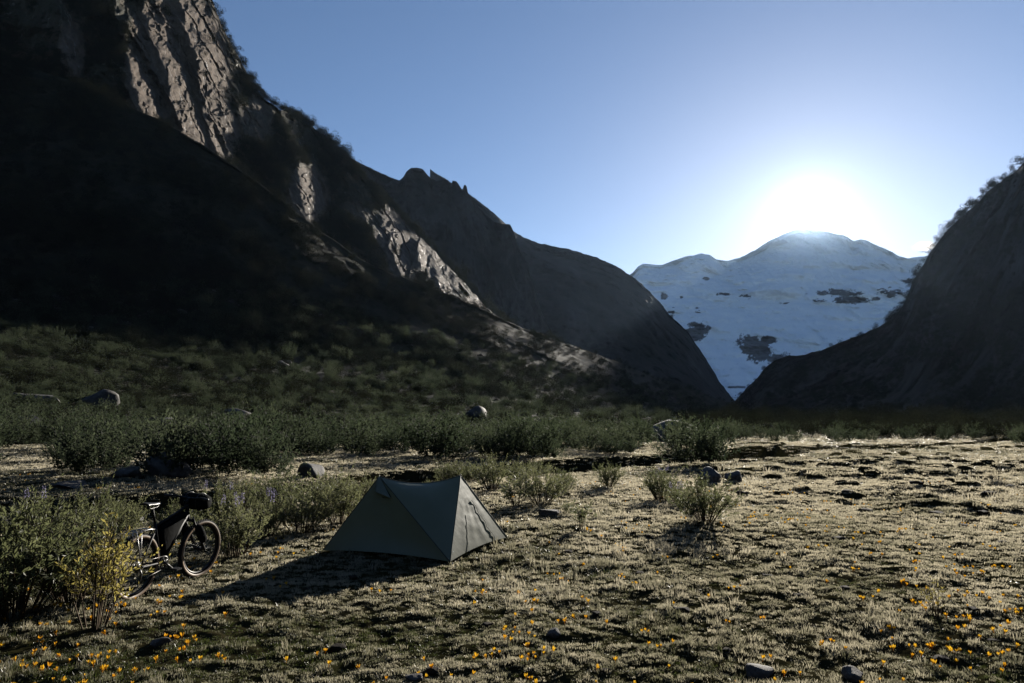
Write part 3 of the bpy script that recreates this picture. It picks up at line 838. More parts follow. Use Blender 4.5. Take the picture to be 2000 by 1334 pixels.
def scrub(name, label, pts, size, forms=None):
    n = len(pts); s = size * np.exp(rng.normal(size=n) * .3)
    rot = np.zeros((n, 3)); rot[:, 2] = rng.uniform(0, 6.28, n)
    sc = np.stack([s, s, s * rng.uniform(.7, 1.15, n)], -1)
    t = np.clip(.5 + .5 * fbm(pts[:, 0] / 25, pts[:, 1] / 25, pts[:, 2] / 25, 2, seed=300) + rng.normal(size=n) * .25, 0, 1)
    scatter(name, pts, rot, sc, t, forms or CL, label)
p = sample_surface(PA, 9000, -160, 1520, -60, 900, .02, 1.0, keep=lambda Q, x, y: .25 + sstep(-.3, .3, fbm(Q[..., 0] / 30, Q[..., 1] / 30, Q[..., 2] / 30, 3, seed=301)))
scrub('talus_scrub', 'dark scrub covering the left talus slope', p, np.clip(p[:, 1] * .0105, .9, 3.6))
p = sample_surface(PB, 5200, -160, 1000, -40, 640, .0, 1.0, keep=lambda Q, x, y: np.clip(1 - 1.6 * slabmap(x, y), 0.01, 1) * sstep(-.25, .25, fbm(Q[..., 0] / 30, Q[..., 1] / 30, Q[..., 2] / 40, 3, seed=302)))
scrub('cliff_scrub', 'scrubby trees clinging to the ledges and crest of the near cliff', p, np.clip(p[:, 1] * .0075, 3, 8))
p = sample_surface(PA, 4200, -160, 1500, 560, 900, .0, .62, keep=lambda Q, x, y: .35 + sstep(-.3, .3, fbm(Q[..., 0] / 14, Q[..., 1] / 14, Q[..., 2] / 14, 3, seed=305)))
BUSH = [proto_from(SHRUBS[k][0]) for k in TK]
scrub('slope_foot_scrub', 'dense dark scrub on the foot of the left talus slope', p, np.clip(p[:, 1] * .0125, 1.3, 3.4), BUSH)
# crest line trees
cr = PB[-1]; qx, qy = proj(cr[:, 0], cr[:, 1], cr[:, 2]); cr = cr[(qx > 380) & (qx < 980)]
pp = cr[rng.integers(0, len(cr), 420)] + rng.normal(size=(420, 3)) * np.array([1.5, 3, .8])
scrub('crest_scrub', 'row of scrubby trees along the near cliff crest', pp, np.clip(pp[:, 1] * .0066, 3, 7))
cr = PF[-1]; qx, qy = proj(cr[:, 0], cr[:, 1], cr[:, 2]); cr = cr[(qx > 1730) & (qx < 2100)]
pp = cr[rng.integers(0, len(cr), 260)] + rng.normal(size=(260, 3)) * np.array([3, 5, 1.5])
scrub('right_crest_scrub', 'row of scrubby trees along the right mountainside crest', pp, np.clip(pp[:, 1] * .006, 3, 9))
p = sample_surface(PF, 5000, 1440, 2120, 250, 830, .03, 1.0, keep=lambda Q, x, y: sstep(-.35, .25, fbm(Q[..., 0] / 60, Q[..., 1] / 60, Q[..., 2] / 60, 3, seed=303)))
scrub('right_scrub', 'scrub covering the right mountainside', p, np.clip(p[:, 1] * .0055, 3, 8))

def flat_scrub():
    n = 2600
    d = np.exp(rng.uniform(math.log(75), math.log(900), n)); px = rng.uniform(1330, 2150, n)
    x, y, _ = pix(px, 800.0, d); z = ground_z(x, y)
    scrub('flat_scrub', 'dark scrub scattered over the far valley floor', np.stack([x, y, z - .1], -1), np.clip(d * .012, 1.1, 4))
flat_scrub()
# ------------------------------------------------------------------ turf
def tuft_proto(seed, nb, h, r, w):
    rg = np.random.default_rng(seed); v, f = [], []
    for i in range(nb):
        a = rg.uniform(0, 6.28); q = math.sqrt(rg.uniform()) * r; x, y = q * math.cos(a), q * math.sin(a)
        b = a + rg.normal() * .9; lean = rg.uniform(.15, .9); hh = h * rg.uniform(.5, 1.15)
        dx, dy = math.cos(b) * lean * hh, math.sin(b) * lean * hh; c = rg.uniform(0, 6.28); sx_, sy_ = math.cos(c) * w * .5, math.sin(c) * w * .5
        k = len(v)
        v += [(x - sx_, y - sy_, -.006), (x + sx_, y + sy_, -.006), (x + dx * .4 + sx_ * .8, y + dy * .4 + sy_ * .8, hh * .6), (x + dx * .4 - sx_ * .8, y + dy * .4 - sy_ * .8, hh * .6), (x + dx, y + dy, hh * .95)]
        f += [(k, k + 1, k + 2, k + 3), (k + 3, k + 2, k + 4)]
    return proto('turf_tuft', v, f, M['grass'])
TUFT = [tuft_proto(400 + i, 24, .0135, .042, .0055) for i in range(4)] + [tuft_proto(410, 16, .05, .035, .0045)]

def turf():
    n = 250000
    # even coverage on the ground, thinning with distance
    d = np.exp(rng.uniform(math.log(2.3), math.log(150), n)); s = rng.uniform(-1, 1, n)
    x, y = s * (.84 * d + 3.2), d
    ds, side = dist_stream(x, y)
    bare = vnoise(x / .5, y / .35, seed=33)
    patch = fbm(x / 2.2, y / 2.2, octv=3, seed=401)
    clump = np.clip(cushion(x, y) * .8, -1, 1) * (d < 42) + vnoise(x / 1.1, y / .8, seed=405) * (d >= 42)
    keep = (ds > 1.35) & ((clump > -.62) | (d > 22)) & (rng.uniform(size=n) < .65 + .35 * sstep(-.55, .0, patch)) & ((bare < .45) | (rng.uniform(size=n) < .65))
    x, y, d, clump = x[keep], y[keep], d[keep], clump[keep]
    z = ground_z(x, y); n = len(x)
    tint = .44 + .38 * fbm(x / 1.4, y / 1.4, octv=3, seed=402) + .35 * fbm(x / 7, y / 7, octv=2, seed=403) + .12 * sstep(-3, 5, x) - .22 * (1 - sstep(5, 10, y)) - .2 * (1 - sstep(5, 8.5, y)) * (1 - sstep(-3, 2, x)) + .34 * clump + .16 * sstep(9, 16, y) + rng.normal(size=n) * .16  # nearest blades darker: vignetting painted into the tint, along with less frost
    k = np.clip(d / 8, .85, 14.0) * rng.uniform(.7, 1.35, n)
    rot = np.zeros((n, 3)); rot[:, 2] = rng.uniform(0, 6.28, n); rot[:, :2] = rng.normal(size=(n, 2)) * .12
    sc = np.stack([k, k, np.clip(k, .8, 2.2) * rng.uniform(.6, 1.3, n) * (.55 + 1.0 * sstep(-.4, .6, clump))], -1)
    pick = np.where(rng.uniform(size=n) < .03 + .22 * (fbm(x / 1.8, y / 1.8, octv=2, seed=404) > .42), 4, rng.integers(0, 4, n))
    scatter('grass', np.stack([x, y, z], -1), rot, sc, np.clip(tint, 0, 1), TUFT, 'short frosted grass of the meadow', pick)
turf()

# ------------------------------------------------------------------ boulders, stones, clods
def rock_geo(seed, flat=.7, rough=.16, sub=3):
    import bmesh
    bm = bmesh.new(); bmesh.ops.create_icosphere(bm, subdivisions=sub, radius=1.0)
    v = np.array([p.co[:] for p in bm.verts]); f = [tuple(q.index for q in p.verts) for p in bm.faces]; bm.free()
    rg = np.random.default_rng(seed)
    for _ in range(14):                                     # chop flat faces
        nrm = rg.normal(size=3); nrm /= np.linalg.norm(nrm); k = rg.uniform(.5, .8)
        dd = v @ nrm; over = dd > k; v[over] -= nrm[None] * (dd[over] - k)[:, None] * .97
    nz = fbm(v[:, 0] * 1.6 + seed, v[:, 1] * 1.6, v[:, 2] * 1.6, 4, seed=seed)
    v *= (1 + rough * nz)[:, None]; v[:, 2] *= flat
    return v, f
RK = []
for i in range(5):
    v, f = rock_geo(500 + i, .62 + .1 * (i % 3)); o_ = mesh('boulder', v, f, M['boulder'], i % 2 == 0); RK.append(o_.data); bpy.data.objects.remove(o_)
PAx, PAy = proj(PA[..., 0], PA[..., 1], PA[..., 2])
def slope_hit(px, py):
    k = (np.hypot(PAx - px, PAy - py) < 9) & (PA[..., 1] > 5)
    c = PA[k]; return c[c[:, 1].argmin()]
def boulder(px, py, wpx, label, k=0, hs=1.0, name='boulder', cat='boulder', y=None, sink=.3, group=None, onslope=False):
    if y is None: x, y, z = ground_hit(px, py)
    else:
        x, y, z = [float(q) for q in slope_hit(px, py)]
    r = wpx * y / F / 2 * 1.28
    o = link(name, RK[k]); o.location = (x, y + r * .5, z + r * hs * (.52 - sink)); o.scale = (r, r * .9, r * hs)
    o.rotation_euler = (random.uniform(-.15, .15), random.uniform(-.15, .15), random.uniform(0, 6.28))
    tag(o, label, cat, group); return o
boulder(312, 932, 92, 'large grey boulder among shrubs above the bicycle', 0, .95)
boulder(245, 935, 52, 'angular grey boulder left of the large one above the bicycle', 1, .7)
boulder(602, 932, 60, 'pointed grey boulder on the bank left of the tent', 2, .9)
boulder(660, 935, 56, 'flat grey boulder on the bank right of the pointed one', 3, .5)
boulder(120, 955, 70, 'flat pale boulder low among the left shrubs', 3, .45)
boulder(8, 1010, 60, 'grey boulder cut off by the left edge', 4, 1.1)
boulder(218, 1022, 46, 'pale rounded boulder lying in the stream by the bicycle', 0, .6, sink=.1)
boulder(262, 1005, 30, 'small rounded stone in the stream behind the bicycle', 2, .7, sink=.1)
boulder(1386, 944, 44, 'larger grey boulder of the two on the open meadow', 1, 1.35)
boulder(1437, 942, 32, 'smaller grey boulder of the two on the open meadow', 4, 1.35)
boulder(1075, 1007, 42, 'dark flat stone on the turf right of the tent', 3, .7)
boulder(1085, 1250, 30, 'small grey stone on the turf in front of the tent', 0, .9, 'stone', 'stone', sink=.15)
boulder(305, 1264, 36, 'dark rounded stone in the grass below the bicycle', 2, .7, 'stone', 'stone')
boulder(812, 1330, 34, 'grey stone at the bottom edge of the meadow', 1, .6, 'stone', 'stone')
boulder(1488, 1318, 50, 'dark lumpy stone at the bottom edge right of centre', 4, .7, 'stone', 'stone')
boulder(1672, 1330, 40, 'dark stone at the bottom edge further right', 2, .8, 'stone', 'stone')
boulder(1325, 862, 104, 'huge dark boulder at the right end of the thicket', 0, .75)
boulder(1497, 843, 52, 'dark boulder standing on the far flat', 1, .7)
boulder(1385, 838, 40, 'grey boulder behind the huge one at the slope foot', 3, .9, y=95)
boulder(928, 815, 52, 'large pale grey boulder rising behind the thicket', 4, 1.1, y=78)
boulder(55, 790, 90, 'tilted layered outcrop rock on the left slope', 3, .7, y=40)
boulder(20, 850, 80, 'broken outcrop rock below the tilted one at left edge', 1, 1.0, y=33)
boulder(175, 790, 70, 'angular dark boulder among shrubs on the left slope', 2, .9, y=42)
boulder(455, 812, 66, 'low grey boulder at the slope foot above the bicycle', 0, .6, y=52)
boulder(300, 830, 60, 'dark boulder between shrubs above the large grey boulder', 4, .8, y=36)

# scree: loose stones over the slope foot, too many to count
SR = []
for i in range(3):
    v, f = rock_geo(540 + i, .6, .2, 2); SR.append(proto('scree_stone', v, f, M['boulder']))
p = sample_surface(PA, 700, -100, 1480, 560, 900, .02, .6, keep=lambda Q, x, y: sstep(-.1, .4, fbm(Q[..., 0] / 16, Q[..., 1] / 16, Q[..., 2] / 16, 3, seed=306)))
k = np.clip(p[:, 1] * .0045, .25, 1.4) * np.exp(rng.normal(size=len(p)) * .4)
scatter('scree', p, np.stack([rng.normal(size=len(p)) * .3, rng.normal(size=len(p)) * .3, rng.uniform(0, 6.28, len(p))], -1), np.stack([k, k * .9, k * .8], -1), np.zeros(len(p)), SR, 'loose grey stones strewn over the slope foot')

CLODS = [(1210, 1030, 30), (1250, 1120, 26), (1160, 972, 20), (1332, 1195, 44), (1180, 1310, 26), (660, 1268, 46), (845, 1312, 40), (950, 1222, 30), (1165, 1200, 30), (1075, 1198, 20), (1590, 990, 30), (1560, 1004, 26), (1655, 962, 34),
         (1720, 960, 24), (1790, 948, 36), (1860, 938, 34), (1930, 965, 40), (1975, 948, 30), (1745, 975, 22), (1690, 1000, 40), (1830, 1005, 44), (1920, 1003, 30), (1640, 1050, 36), (1880, 1030, 40), (1960, 1060, 34), (1540, 960, 24), (1450, 966, 36),
         (1500, 955, 24), (1560, 1160, 26), (1650, 1150, 32), (1900, 1190, 30), (1620, 1250, 26), (1420, 1270, 24), (600, 1150, 26), (690, 1130, 30), (1840, 1290, 46), (1940, 1250, 30), (1270, 1050, 22), (1110, 1080, 24), (1190, 1090, 20), (1500, 1125, 30)]
v, f = rock_geo(560, .6, .3); o_ = mesh('earth_clod', v, f, M['clod']); CM = o_.data; bpy.data.objects.remove(o_)
for px, py, w in CLODS:
    x, y, z = ground_hit(px, py); r = w * y / F / 2
    o = link('earth_clod', CM); o.location = (x, y, z + r * .12); o.scale = (r, r * .8, r * random.uniform(.45, .75)); o.rotation_euler = (0, 0, random.uniform(0, 6.28))
    zn = 'on the hummocky turf at the right' if px > 1420 and py < 1100 else 'in the right foreground turf' if px > 1290 else 'on the turf in front of the tent' if py > 1130 else 'on the turf beside the tent'
    tag(o, 'dark lump of earth lying ' + zn, 'clod', 'earth clods ' + zn)

# ------------------------------------------------------------------ yellow flowers
def flower_geo():
    v, f = [], []
    for i in range(6):
        a = i * math.pi / 3 + (.26 if i % 2 else 0); k = 1.0 if i % 2 else .88
        def P(r, z, w): return (math.cos(a) * r - math.sin(a) * w, math.sin(a) * r + math.cos(a) * w, z)
        b = len(v)
        v += [P(.003, .012, 0), P(.013 * k, .028, .009), P(.013 * k, .028, -.009), P(.021 * k, .043, .006), P(.021 * k, .043, -.006), P(.026 * k, .050, 0)]
        f += [(b, b + 2, b + 1), (b + 1, b + 2, b + 4, b + 3), (b + 3, b + 4, b + 5)]
    b = len(v)
    for k in range(4):
        w = k * math.pi / 2; v += [(.002 * math.cos(w), .002 * math.sin(w), -.01), (.0025 * math.cos(w), .0025 * math.sin(w), .014)]
    for k in range(4): f.append((b + 2 * k, b + 2 * ((k + 1) % 4), b + 2 * ((k + 1) % 4) + 1, b + 2 * k + 1))
    return v, f
v, f = flower_geo(); fo = mesh('yellow_flower', v, f, M['petal'], False); FM = fo.data; bpy.data.objects.remove(fo)
FP = proto('yellow_flower_head', v, f, M['petal'])
def flowers():
    pts = []
    while len(pts) < 1150:
        d = math.exp(random.uniform(math.log(4.4), math.log(22))); s = random.uniform(-.8, .8)
        x, y = s * d, d
        p = float(fbm(np.array(x / 1.6), np.array(y / 1.6), octv=2, seed=601)) + .35 * (s > .55 and 6 < d < 10) + .18 * (s < -.2 and d < 7)
        if random.random() > .12 + max(0, p) * 1.6: continue
        if float(dist_stream(np.array(x), np.array(y))[0]) < 2: continue
        if -3.0 < x < 0 and 9.3 < y < 12.4: continue
        # small groups of two to four
        for _ in range(random.choice((1, 1, 2, 3))):
            pts.append((x + random.gauss(0, .06), y + random.gauss(0, .06)))
    pts = np.array(pts); z = ground_z(pts[:, 0], pts[:, 1])
    order = np.argsort(pts[:, 1])
    for i in order[:240]:
        o = link('yellow_flower', FM); o.location = (pts[i, 0], pts[i, 1], z[i] + .012)
        k = random.uniform(.45, .9); o.scale = (k, k, k); o.rotation_euler = (random.gauss(0, .25), random.gauss(0, .25), random.uniform(0, 6.28))
        sx_ = pts[i, 0] / pts[i, 1]; zn = 'at the bottom left below the bicycle' if sx_ < -.45 else 'in front of the tent' if sx_ < -.05 else 'in the bottom middle of the meadow' if sx_ < .35 else 'in the right foreground'
        tag(o, 'small yellow cup flower open ' + zn, 'flower', 'yellow flowers ' + zn)
    r = order[240:]; n = len(r)
    rot = np.stack([rng.normal(size=n) * .25, rng.normal(size=n) * .25, rng.uniform(0, 6.28, n)], -1)
    k = rng.uniform(.55, 1.0, n)
    scatter('flower_carpet', np.stack([pts[r, 0], pts[r, 1], z[r] + .015], -1), rot, np.stack([k, k, k], -1), np.zeros(n), [FP], 'further small yellow flowers sprinkled over the meadow')
flowers()

# ------------------------------------------------------------------ tent
m, n, o = mat('tent_fabric'); 
p = N(n, 'ShaderNodeBsdfPrincipled'); setin(p, Roughness=.46); p.inputs['Specular IOR Level'].default_value = .7
cl = ramp(n, noise(n, 2.2, 4), [(.3, (.135, .155, .098)), (.7, (.165, .185, .12))]); n.links.new(cl, p.inputs['Base Color'])
t = N(n, 'ShaderNodeBsdfTranslucent'); t.inputs[0].default_value = (.09, .115, .055, 1)
mx = N(n, 'ShaderNodeMixShader'); mx.inputs[0].default_value = .36
n.links.new(p.outputs[0], mx.inputs[1]); n.links.new(t.outputs[0], mx.inputs[2]); n.links.new(mx.outputs[0], o.inputs['Surface'])
bump(n, noise(n, 9, 5, .6), .12, .02, p); M['fabric'] = m
M['seam'] = plain('seam_tape', (.05, .055, .045), .7)
M['black'] = plain('black_plastic', (.012, .012, .013), .45, .4)
M['inner'] = plain('pale_inner_fabric', (.5, .5, .48), .7, nscale=6)
M['cordm'] = plain('guy_cord', (.25, .22, .12), .7)
M['alu'] = plain('aluminium', (.35, .35, .35), .4, .5, 1.0)

TC = empty('tent'); tx, ty, tz = ground_hit(800, 1065); TC.location = (tx, ty, tz)
def tl(px, py, h=0.0):
    x, y, z = ground_hit(px, py); return np.array([x - tx, y - ty, z - tz + h])
A_, B_, C_ = tl(630, 1079), tl(879, 1104), tl(991, 1053)
D_ = A_ + C_ - B_; D_[2] = float(ground_z(D_[0] + tx, D_[1] + ty)) - tz
for q in (A_, B_, C_, D_): q[2] += .03
def peak(px, py, y, dx=0):
    q = pix(px, py, y); return np.array([float(q[0]) - tx, y - ty, float(q[2]) - tz])
L_ = peak(741, 930, ty - .44); R_ = peak(900, 928, ty - .12)
def panel(name, a, b, c, hem=None, sag=.05, ridge=None, n=22, wr=.006, out=1, seed=0, parent=None):
    """triangle a-b-c; hem=(i,j,lift): that edge lifts off the ground in the middle; ridge: that edge sags"""
    P = [np.array(a), np.array(b), np.array(c)]
    nrm = np.cross(P[1] - P[0], P[2] - P[0]); nrm /= np.linalg.norm(nrm)
    v, idx = [], {}
    for i in range(n + 1):
        for j in range(n + 1 - i):
            k = n - i - j; w = np.array([i, j, k]) / n
            q = w[0] * P[0] + w[1] * P[1] + w[2] * P[2]
            mid = w[0] * w[1] * w[2] * 27
            q = q - nrm * sag * mid
            if hem:
                e, g, lift, inw = hem; s = 4 * w[e] * w[g]; o3 = 3 - e - g
                q = q + np.array([0, 0, lift]) * s * (1 - w[o3]) - nrm * inw * s * (1 - w[o3])
            if ridge:
                e, g, dp = ridge; o3 = 3 - e - g; q = q - np.array([0, 0, dp]) * 4 * w[e] * w[g] * (1 - w[o3]) ** 2
            top = P[2]; rr = np.linalg.norm(q - top) + .05
            ang = math.atan2(w[0] + 1e-6, w[1] + 1e-6)
            q = q + nrm * wr * min(1, mid * 1.4) * (math.sin(ang * 19 + seed) * math.exp(-rr * 1.6) * 2.2 + float(vnoise(np.array(q[0] * 5 + seed), np.array(q[1] * 5), np.array(q[2] * 5), seed=seed)) + .5 * math.sin(rr * 38 + seed + 3 * w[0]) * math.exp(-rr))
            idx[(i, j)] = len(v); v.append(q)
    f = []
    for i in range(n):
        for j in range(n - i):
            f.append((idx[(i, j)], idx[(i + 1, j)], idx[(i, j + 1)]))
            if j < n - i - 1: f.append((idx[(i + 1, j)], idx[(i + 1, j + 1)], idx[(i, j + 1)]))
    return mesh(name, v, f, M['fabric'], True, parent or TC), v, idx, n
SAG = .12
p1 = panel('door_panel', A_, B_, L_, hem=(0, 1, .05, .03), sag=.05, seed=1)
p2 = panel('roof_panel', L_, R_, B_, ridge=(0, 1, SAG), sag=.07, seed=2)
p3 = panel('end_panel', B_, C_, R_, hem=(0, 1, .05, .02), sag=-.005, wr=.0035, n=30, seed=3)
p4 = panel('door_panel', C_, D_, R_, hem=(0, 1, .05, .03), sag=.05, seed=4)
p5 = panel('roof_panel', R_, L_, D_, ridge=(0, 1, SAG), sag=.07, seed=5)
p6 = panel('end_panel', D_, A_, L_, hem=(0, 1, .05, .05), sag=.06, seed=6)
def outn(a, b, c, k=.006):
    q = np.cross(b - a, c - a); q /= np.linalg.norm(q); mid = (a + b + c) / 3
    if np.dot(q, mid - (A_ + B_ + C_ + D_ + L_ + R_) / 6) < 0: q = -q
    return q * k
def seam(name, pts, r, mt, par): return MB().tube(pts, r, 6).build(name, mt, par)
for (a, b) in ((L_, A_), (L_, B_), (R_, B_), (R_, C_), (R_, D_), (L_, D_)):
    seam('seam', [a * (1 - t) + b * t for t in np.linspace(0, 1, 9)], .007, M['seam'], TC)
rp = [L_ * (1 - t) + R_ * t - np.array([0, 0, SAG * 4 * t * (1 - t)]) for t in np.linspace(0, 1, 15)]
seam('ridge_seam', rp, .008, M['seam'], TC)
def on_panel(pn, w0, w1):
    _, v, idx, n_ = pn; i, j = int(round(w0 * n_)), int(round(w1 * n_)); j = min(j, n_ - i); return np.array(v[idx[(i, j)]])
# zip down the lit end panel, with its fly covering
zo = outn(B_, C_, R_, .008)
zp = [on_panel(p3, .12 * (1 - u) + .22 * u, .19 * (1 - u) + .78 * u) + zo for u in np.linspace(0.1, 1, 17)]
zp = [a + zo * (.15 * math.sin(i * 2.3)) + np.array([.0025 * math.sin(i * 1.9), 0, 0]) for i, a in enumerate(zp)]
zz = seam('zipper', zp, .0045, M['seam'], [q for q in TC.children if q.name.startswith('end_panel')][0])
shade_line = [on_panel(p3, .62 * u + .10, .24 * u + .06) + zo * .4 for u in np.linspace(.45, 1.0, 8)]
seam('crease_shade', shade_line, .0025, M['seam'], [q for q in TC.children if q.name.startswith('end_panel')][0])  # dark tube draws the shade line of a fabric fold
# vent hood at the left peak: a flap propped over a dark mesh opening
vo = outn(A_, B_, L_, 1.0)
e1 = on_panel(p1, .13, .04); e2 = on_panel(p1, .04, .23); ctr = on_panel(p1, .10, .16)
hood_v = [L_ + vo * .012 + np.array([0, 0, .012])]
for u in np.linspace(0, 1, 9):
    q = e1 * (1 - u) + e2 * u; hood_v.append(q + vo * (.035 + .11 * math.sin(math.pi * u)) - np.array([0, 0, .015]))
hood = mesh('vent_hood', hood_v, [(0, i, i + 1) for i in range(1, 9)], M['fabric'], True, TC)
msh = mesh('vent_mesh', [e1 + vo * .01, e2 + vo * .01, L_ * .75 + e2 * .25 + vo * .01, L_ * .75 + e1 * .25 + vo * .01], [(0, 1, 2, 3)], M['black'], False, hood)
MB().tube([ctr + vo * .012, ctr + vo * .13 - np.array([0, 0, .02])], .006, 6).build('vent_strut', M['black'], hood)
for q, nm in ((L_, 'trekking_pole'), (R_, 'trekking_pole')):
    mid_ = (L_ + R_) / 2; ins = (mid_ - q) * .12; fz_ = float(ground_z(q[0] + ins[0] + tx, q[1] + ins[1] + ty)) - tz
    MB().tube([(q[0] + ins[0], q[1] + ins[1], fz_ - .02), (q[0] + ins[0] * .5, q[1] + ins[1] * .5, q[2] - .07)], .008, 8).build(nm, M['black'], TC)
    MB().tube([(q[0], q[1], q[2] - .005), (q[0], q[1], q[2] + .02)], [.012, .007], 8).build('peak_cap', M['black'], TC)
cen = (A_ + B_ + C_ + D_) / 4
for q in (A_, B_, C_, D_):
    dr = q - cen; dr[2] = 0; dr /= np.linalg.norm(dr); st = q + dr * .10; st[2] = float(ground_z(st[0] + tx, st[1] + ty)) - tz
    MB().tube([q, st + np.array([0, 0, .02])], .003, 5).build('guy_line', M['cordm'], TC)
    MB().tube([st + np.array([0, 0, .05]) + dr * .02, st - np.array([0, 0, .12]) - dr * .03], .005, 6).build('stake', M['alu'], TC)
# inner tent floor, its pale rim showing under the left hem
def sh(k, z): return [cen + (q - cen) * k + np.array([0, 0, z]) for q in (A_, B_, C_, D_)]
lo_, hi_ = sh(.80, -.01), sh(.78, .13)
mesh('inner_floor', lo_ + hi_, [(0, 1, 5, 4), (1, 2, 6, 5), (2, 3, 7, 6), (3, 0, 4, 7), (3, 2, 1, 0)], M['inner'], False, TC)
tag(TC, 'olive grey two pole tent pitched on the frosted turf', 'tent')

# ------------------------------------------------------------------ bicycle
M['tyre'] = plain('black_tyre_tread', (.012, .012, .012), .8, .25, nscale=40)
M['tan'] = plain('tan_tyre_sidewall', (.20, .135, .085), .55, .4, nscale=25)
M['framep'] = plain('dark_frame_paint', (.010, .011, .012), .6, .2)
M['bagm'] = plain('black_bag_fabric', (.005, .0055, .006), .9, .05, nscale=18, bstr=.4)
M['steel'] = plain('dull_steel', (.12, .12, .12), .45, .5, 1.0)
M['chainm'] = plain('oily_chain', (.08, .075, .07), .4, .5, .9)

def bicycle():
    rx, ry, rz_ = ground_hit(258, 1169); fx, fy, fz = ground_hit(385, 1125)
    ang = math.atan2(fy - ry, fx - rx)
    bk = empty('bicycle', (rx, ry, rz_ + .0), ang)
    slope = math.atan2(fz - rz_, math.hypot(fx - rx, fy - ry))
    bk.rotation_euler = (math.radians(3.5), -slope, ang)
    WB = math.hypot(fx - rx, fy - ry); R = .352
    def wheel(name, par, c, disc):
        w = empty(name, c); w.parent = par
        # tread and knobs
        mb = MB(); tr = .032
        mb.revolve([(R - tr * .35 + math.sin(a) * tr, math.cos(a) * tr) for a in np.linspace(.45, math.pi - .45, 9)], 64, closed=False)
        for i in range(72):
            a = 2 * math.pi * i / 72
            for s in (-.016, 0, .016):
                aa = a + (.04 if s == 0 else 0); rr = R - tr * .35 + math.sqrt(max(0, tr * tr - s * s)) + .002
                rot = Matrix.Rotation(-aa, 3, 'Y'); mb.box((rr * math.cos(aa), s, rr * math.sin(aa)), (.004, .005, .008), rot)
        mb.build('tyre', M['tyre'], w)
        for s in (-1, 1):
            mb = MB(); mb.revolve([(R - tr * .35 + math.sin(a) * tr * .985, s * math.cos(a) * tr * .985) for a in np.linspace(-.75, .52, 8)], 64, closed=False); mb.build('sidewall', M['tan'], w)
        mb = MB(); mb.revolve([(.312, .013), (.312, -.013), (.294, -.011), (.291, 0), (.294, .011)], 64); mb.build('rim', M['black'], w)
        mb = MB(); mb.tube([(0, -.055, 0), (0, .055, 0)], .017, 12); mb.tube([(0, -.03, 0), (0, -.026, 0)], .03, 12); mb.tube([(0, .026, 0), (0, .03, 0)], .03, 12); mb.build('hub', M['black'], w)
        mb = MB()
        for i in range(28):
            a = 2 * math.pi * i / 28; s = .028 if i % 2 else -.028; b = a + (.5 if (i // 2) % 2 else -.5)
            mb.tube([(.028 * math.cos(b), s, .028 * math.sin(b)), (.293 * math.cos(a), 0, .293 * math.sin(a))], .0012, 4, caps=False)
        mb.build('spokes', M['steel'], w)
        mb = MB(); mb.revolve([(.08, disc), (.08, disc + .002), (.066, disc + .002), (.066, disc)], 32)
        for i in range(5):
            a = i * 1.2566; mb.tube([(.02 * math.cos(a), disc, .02 * math.sin(a)), (.067 * math.cos(a + .3), disc, .067 * math.sin(a + .3))], .003, 5)
        mb.build('brake_disc', M['steel'], w)
        return w
    wheel('rear_wheel', bk, (0, 0, R), .04)
    steer = math.radians(-6)
    fw = wheel('front_wheel', bk, (WB, 0, R), .04); fw.rotation_euler = (0, 0, steer)
    bb = Vector((.42, 0, .33)); st_top = Vector((.24, 0, .82)); ht = Vector((.80, 0, .975)); hb = Vector((.845, 0, .845))
    rax = Vector((0, 0, R))
    mb = MB()
    mb.tube([bb, st_top], .018, 10); mb.tube([st_top - Vector((-.015, 0, .05)), ht - Vector((0, 0, .03))], .018, 10); mb.tube([bb, hb + Vector((-.01, 0, .02))], [.04, .034], 12); mb.tube([ht, hb], .024, 12)
    for s in (-1, 1):
        mb.tube([bb + Vector((-.02, s * .03, 0)), rax + Vector((.05, s * .06, -.005)), rax + Vector((0, s * .066, 0))], .011, 8)
        mb.tube([st_top + Vector((.02, s * .02, -.06)), rax + Vector((.06, s * .058, .14)), rax + Vector((0, s * .066, 0))], .009, 8)
    mb.tube([bb + Vector((0, -.05, 0)), bb + Vector((0, .05, 0))], .025, 12)
    mb.build('frame', M['framep'], bk)
    fk = MB(); fax = Vector((WB, 0, R)); crown = Vector((.875, 0, .765))
    fk.tube([hb, crown], .02, 10); fk.tube([crown + Vector((0, -.06, 0)), crown + Vector((0, .06, 0))], .02, 10)
    for s in (-1, 1):
        fk.tube([crown + Vector((0, s * .062, .02)), crown.lerp(fax, .45) + Vector((0, s * .062, 0))], .016, 10)
        fk.tube([crown.lerp(fax, .42) + Vector((0, s * .062, 0)), fax + Vector((0, s * .062, 0))], .021, 10)
    fk.build('fork', M['framep'], bk)
    # seat post and saddle
    MB().tube([st_top, st_top + Vector((-.075, 0, .19))], .0135, 10).build('seat_post', M['framep'], bk)
    sd = st_top + Vector((-.075, 0, .215)); v, f = [], []
    prof = [(-.14, .068, .022), (-.10, .074, .026), (-.04, .058, .016), (.03, .034, .008), (.09, .024, .006), (.14, .016, 0)]
    for x, w, z in prof:
        for k in range(8):
            a = k / 7 * math.pi; v.append(sd + Vector((x, math.cos(a) * w, z + math.sin(a) * .028 - .01)))
    for i in range(len(prof) - 1):
        for k in range(7): f.append((i * 8 + k, i * 8 + k + 1, i * 8 + 9 + k, i * 8 + 8 + k))
        f.append((i * 8 + 7, i * 8, i * 8 + 8, i * 8 + 15))
    f += [tuple(range(8)), tuple(range(47, 39, -1))]
    s_o = mesh('saddle', v, f, M['black'], True, bk)
    rl = MB()
    for s in (-1, 1): rl.tube([sd + Vector((-.11, s * .035, -.005)), sd + Vector((-.05, s * .022, -.035)), sd + Vector((.05, s * .022, -.03)), sd + Vector((.12, s * .006, -.005))], .0035, 6)
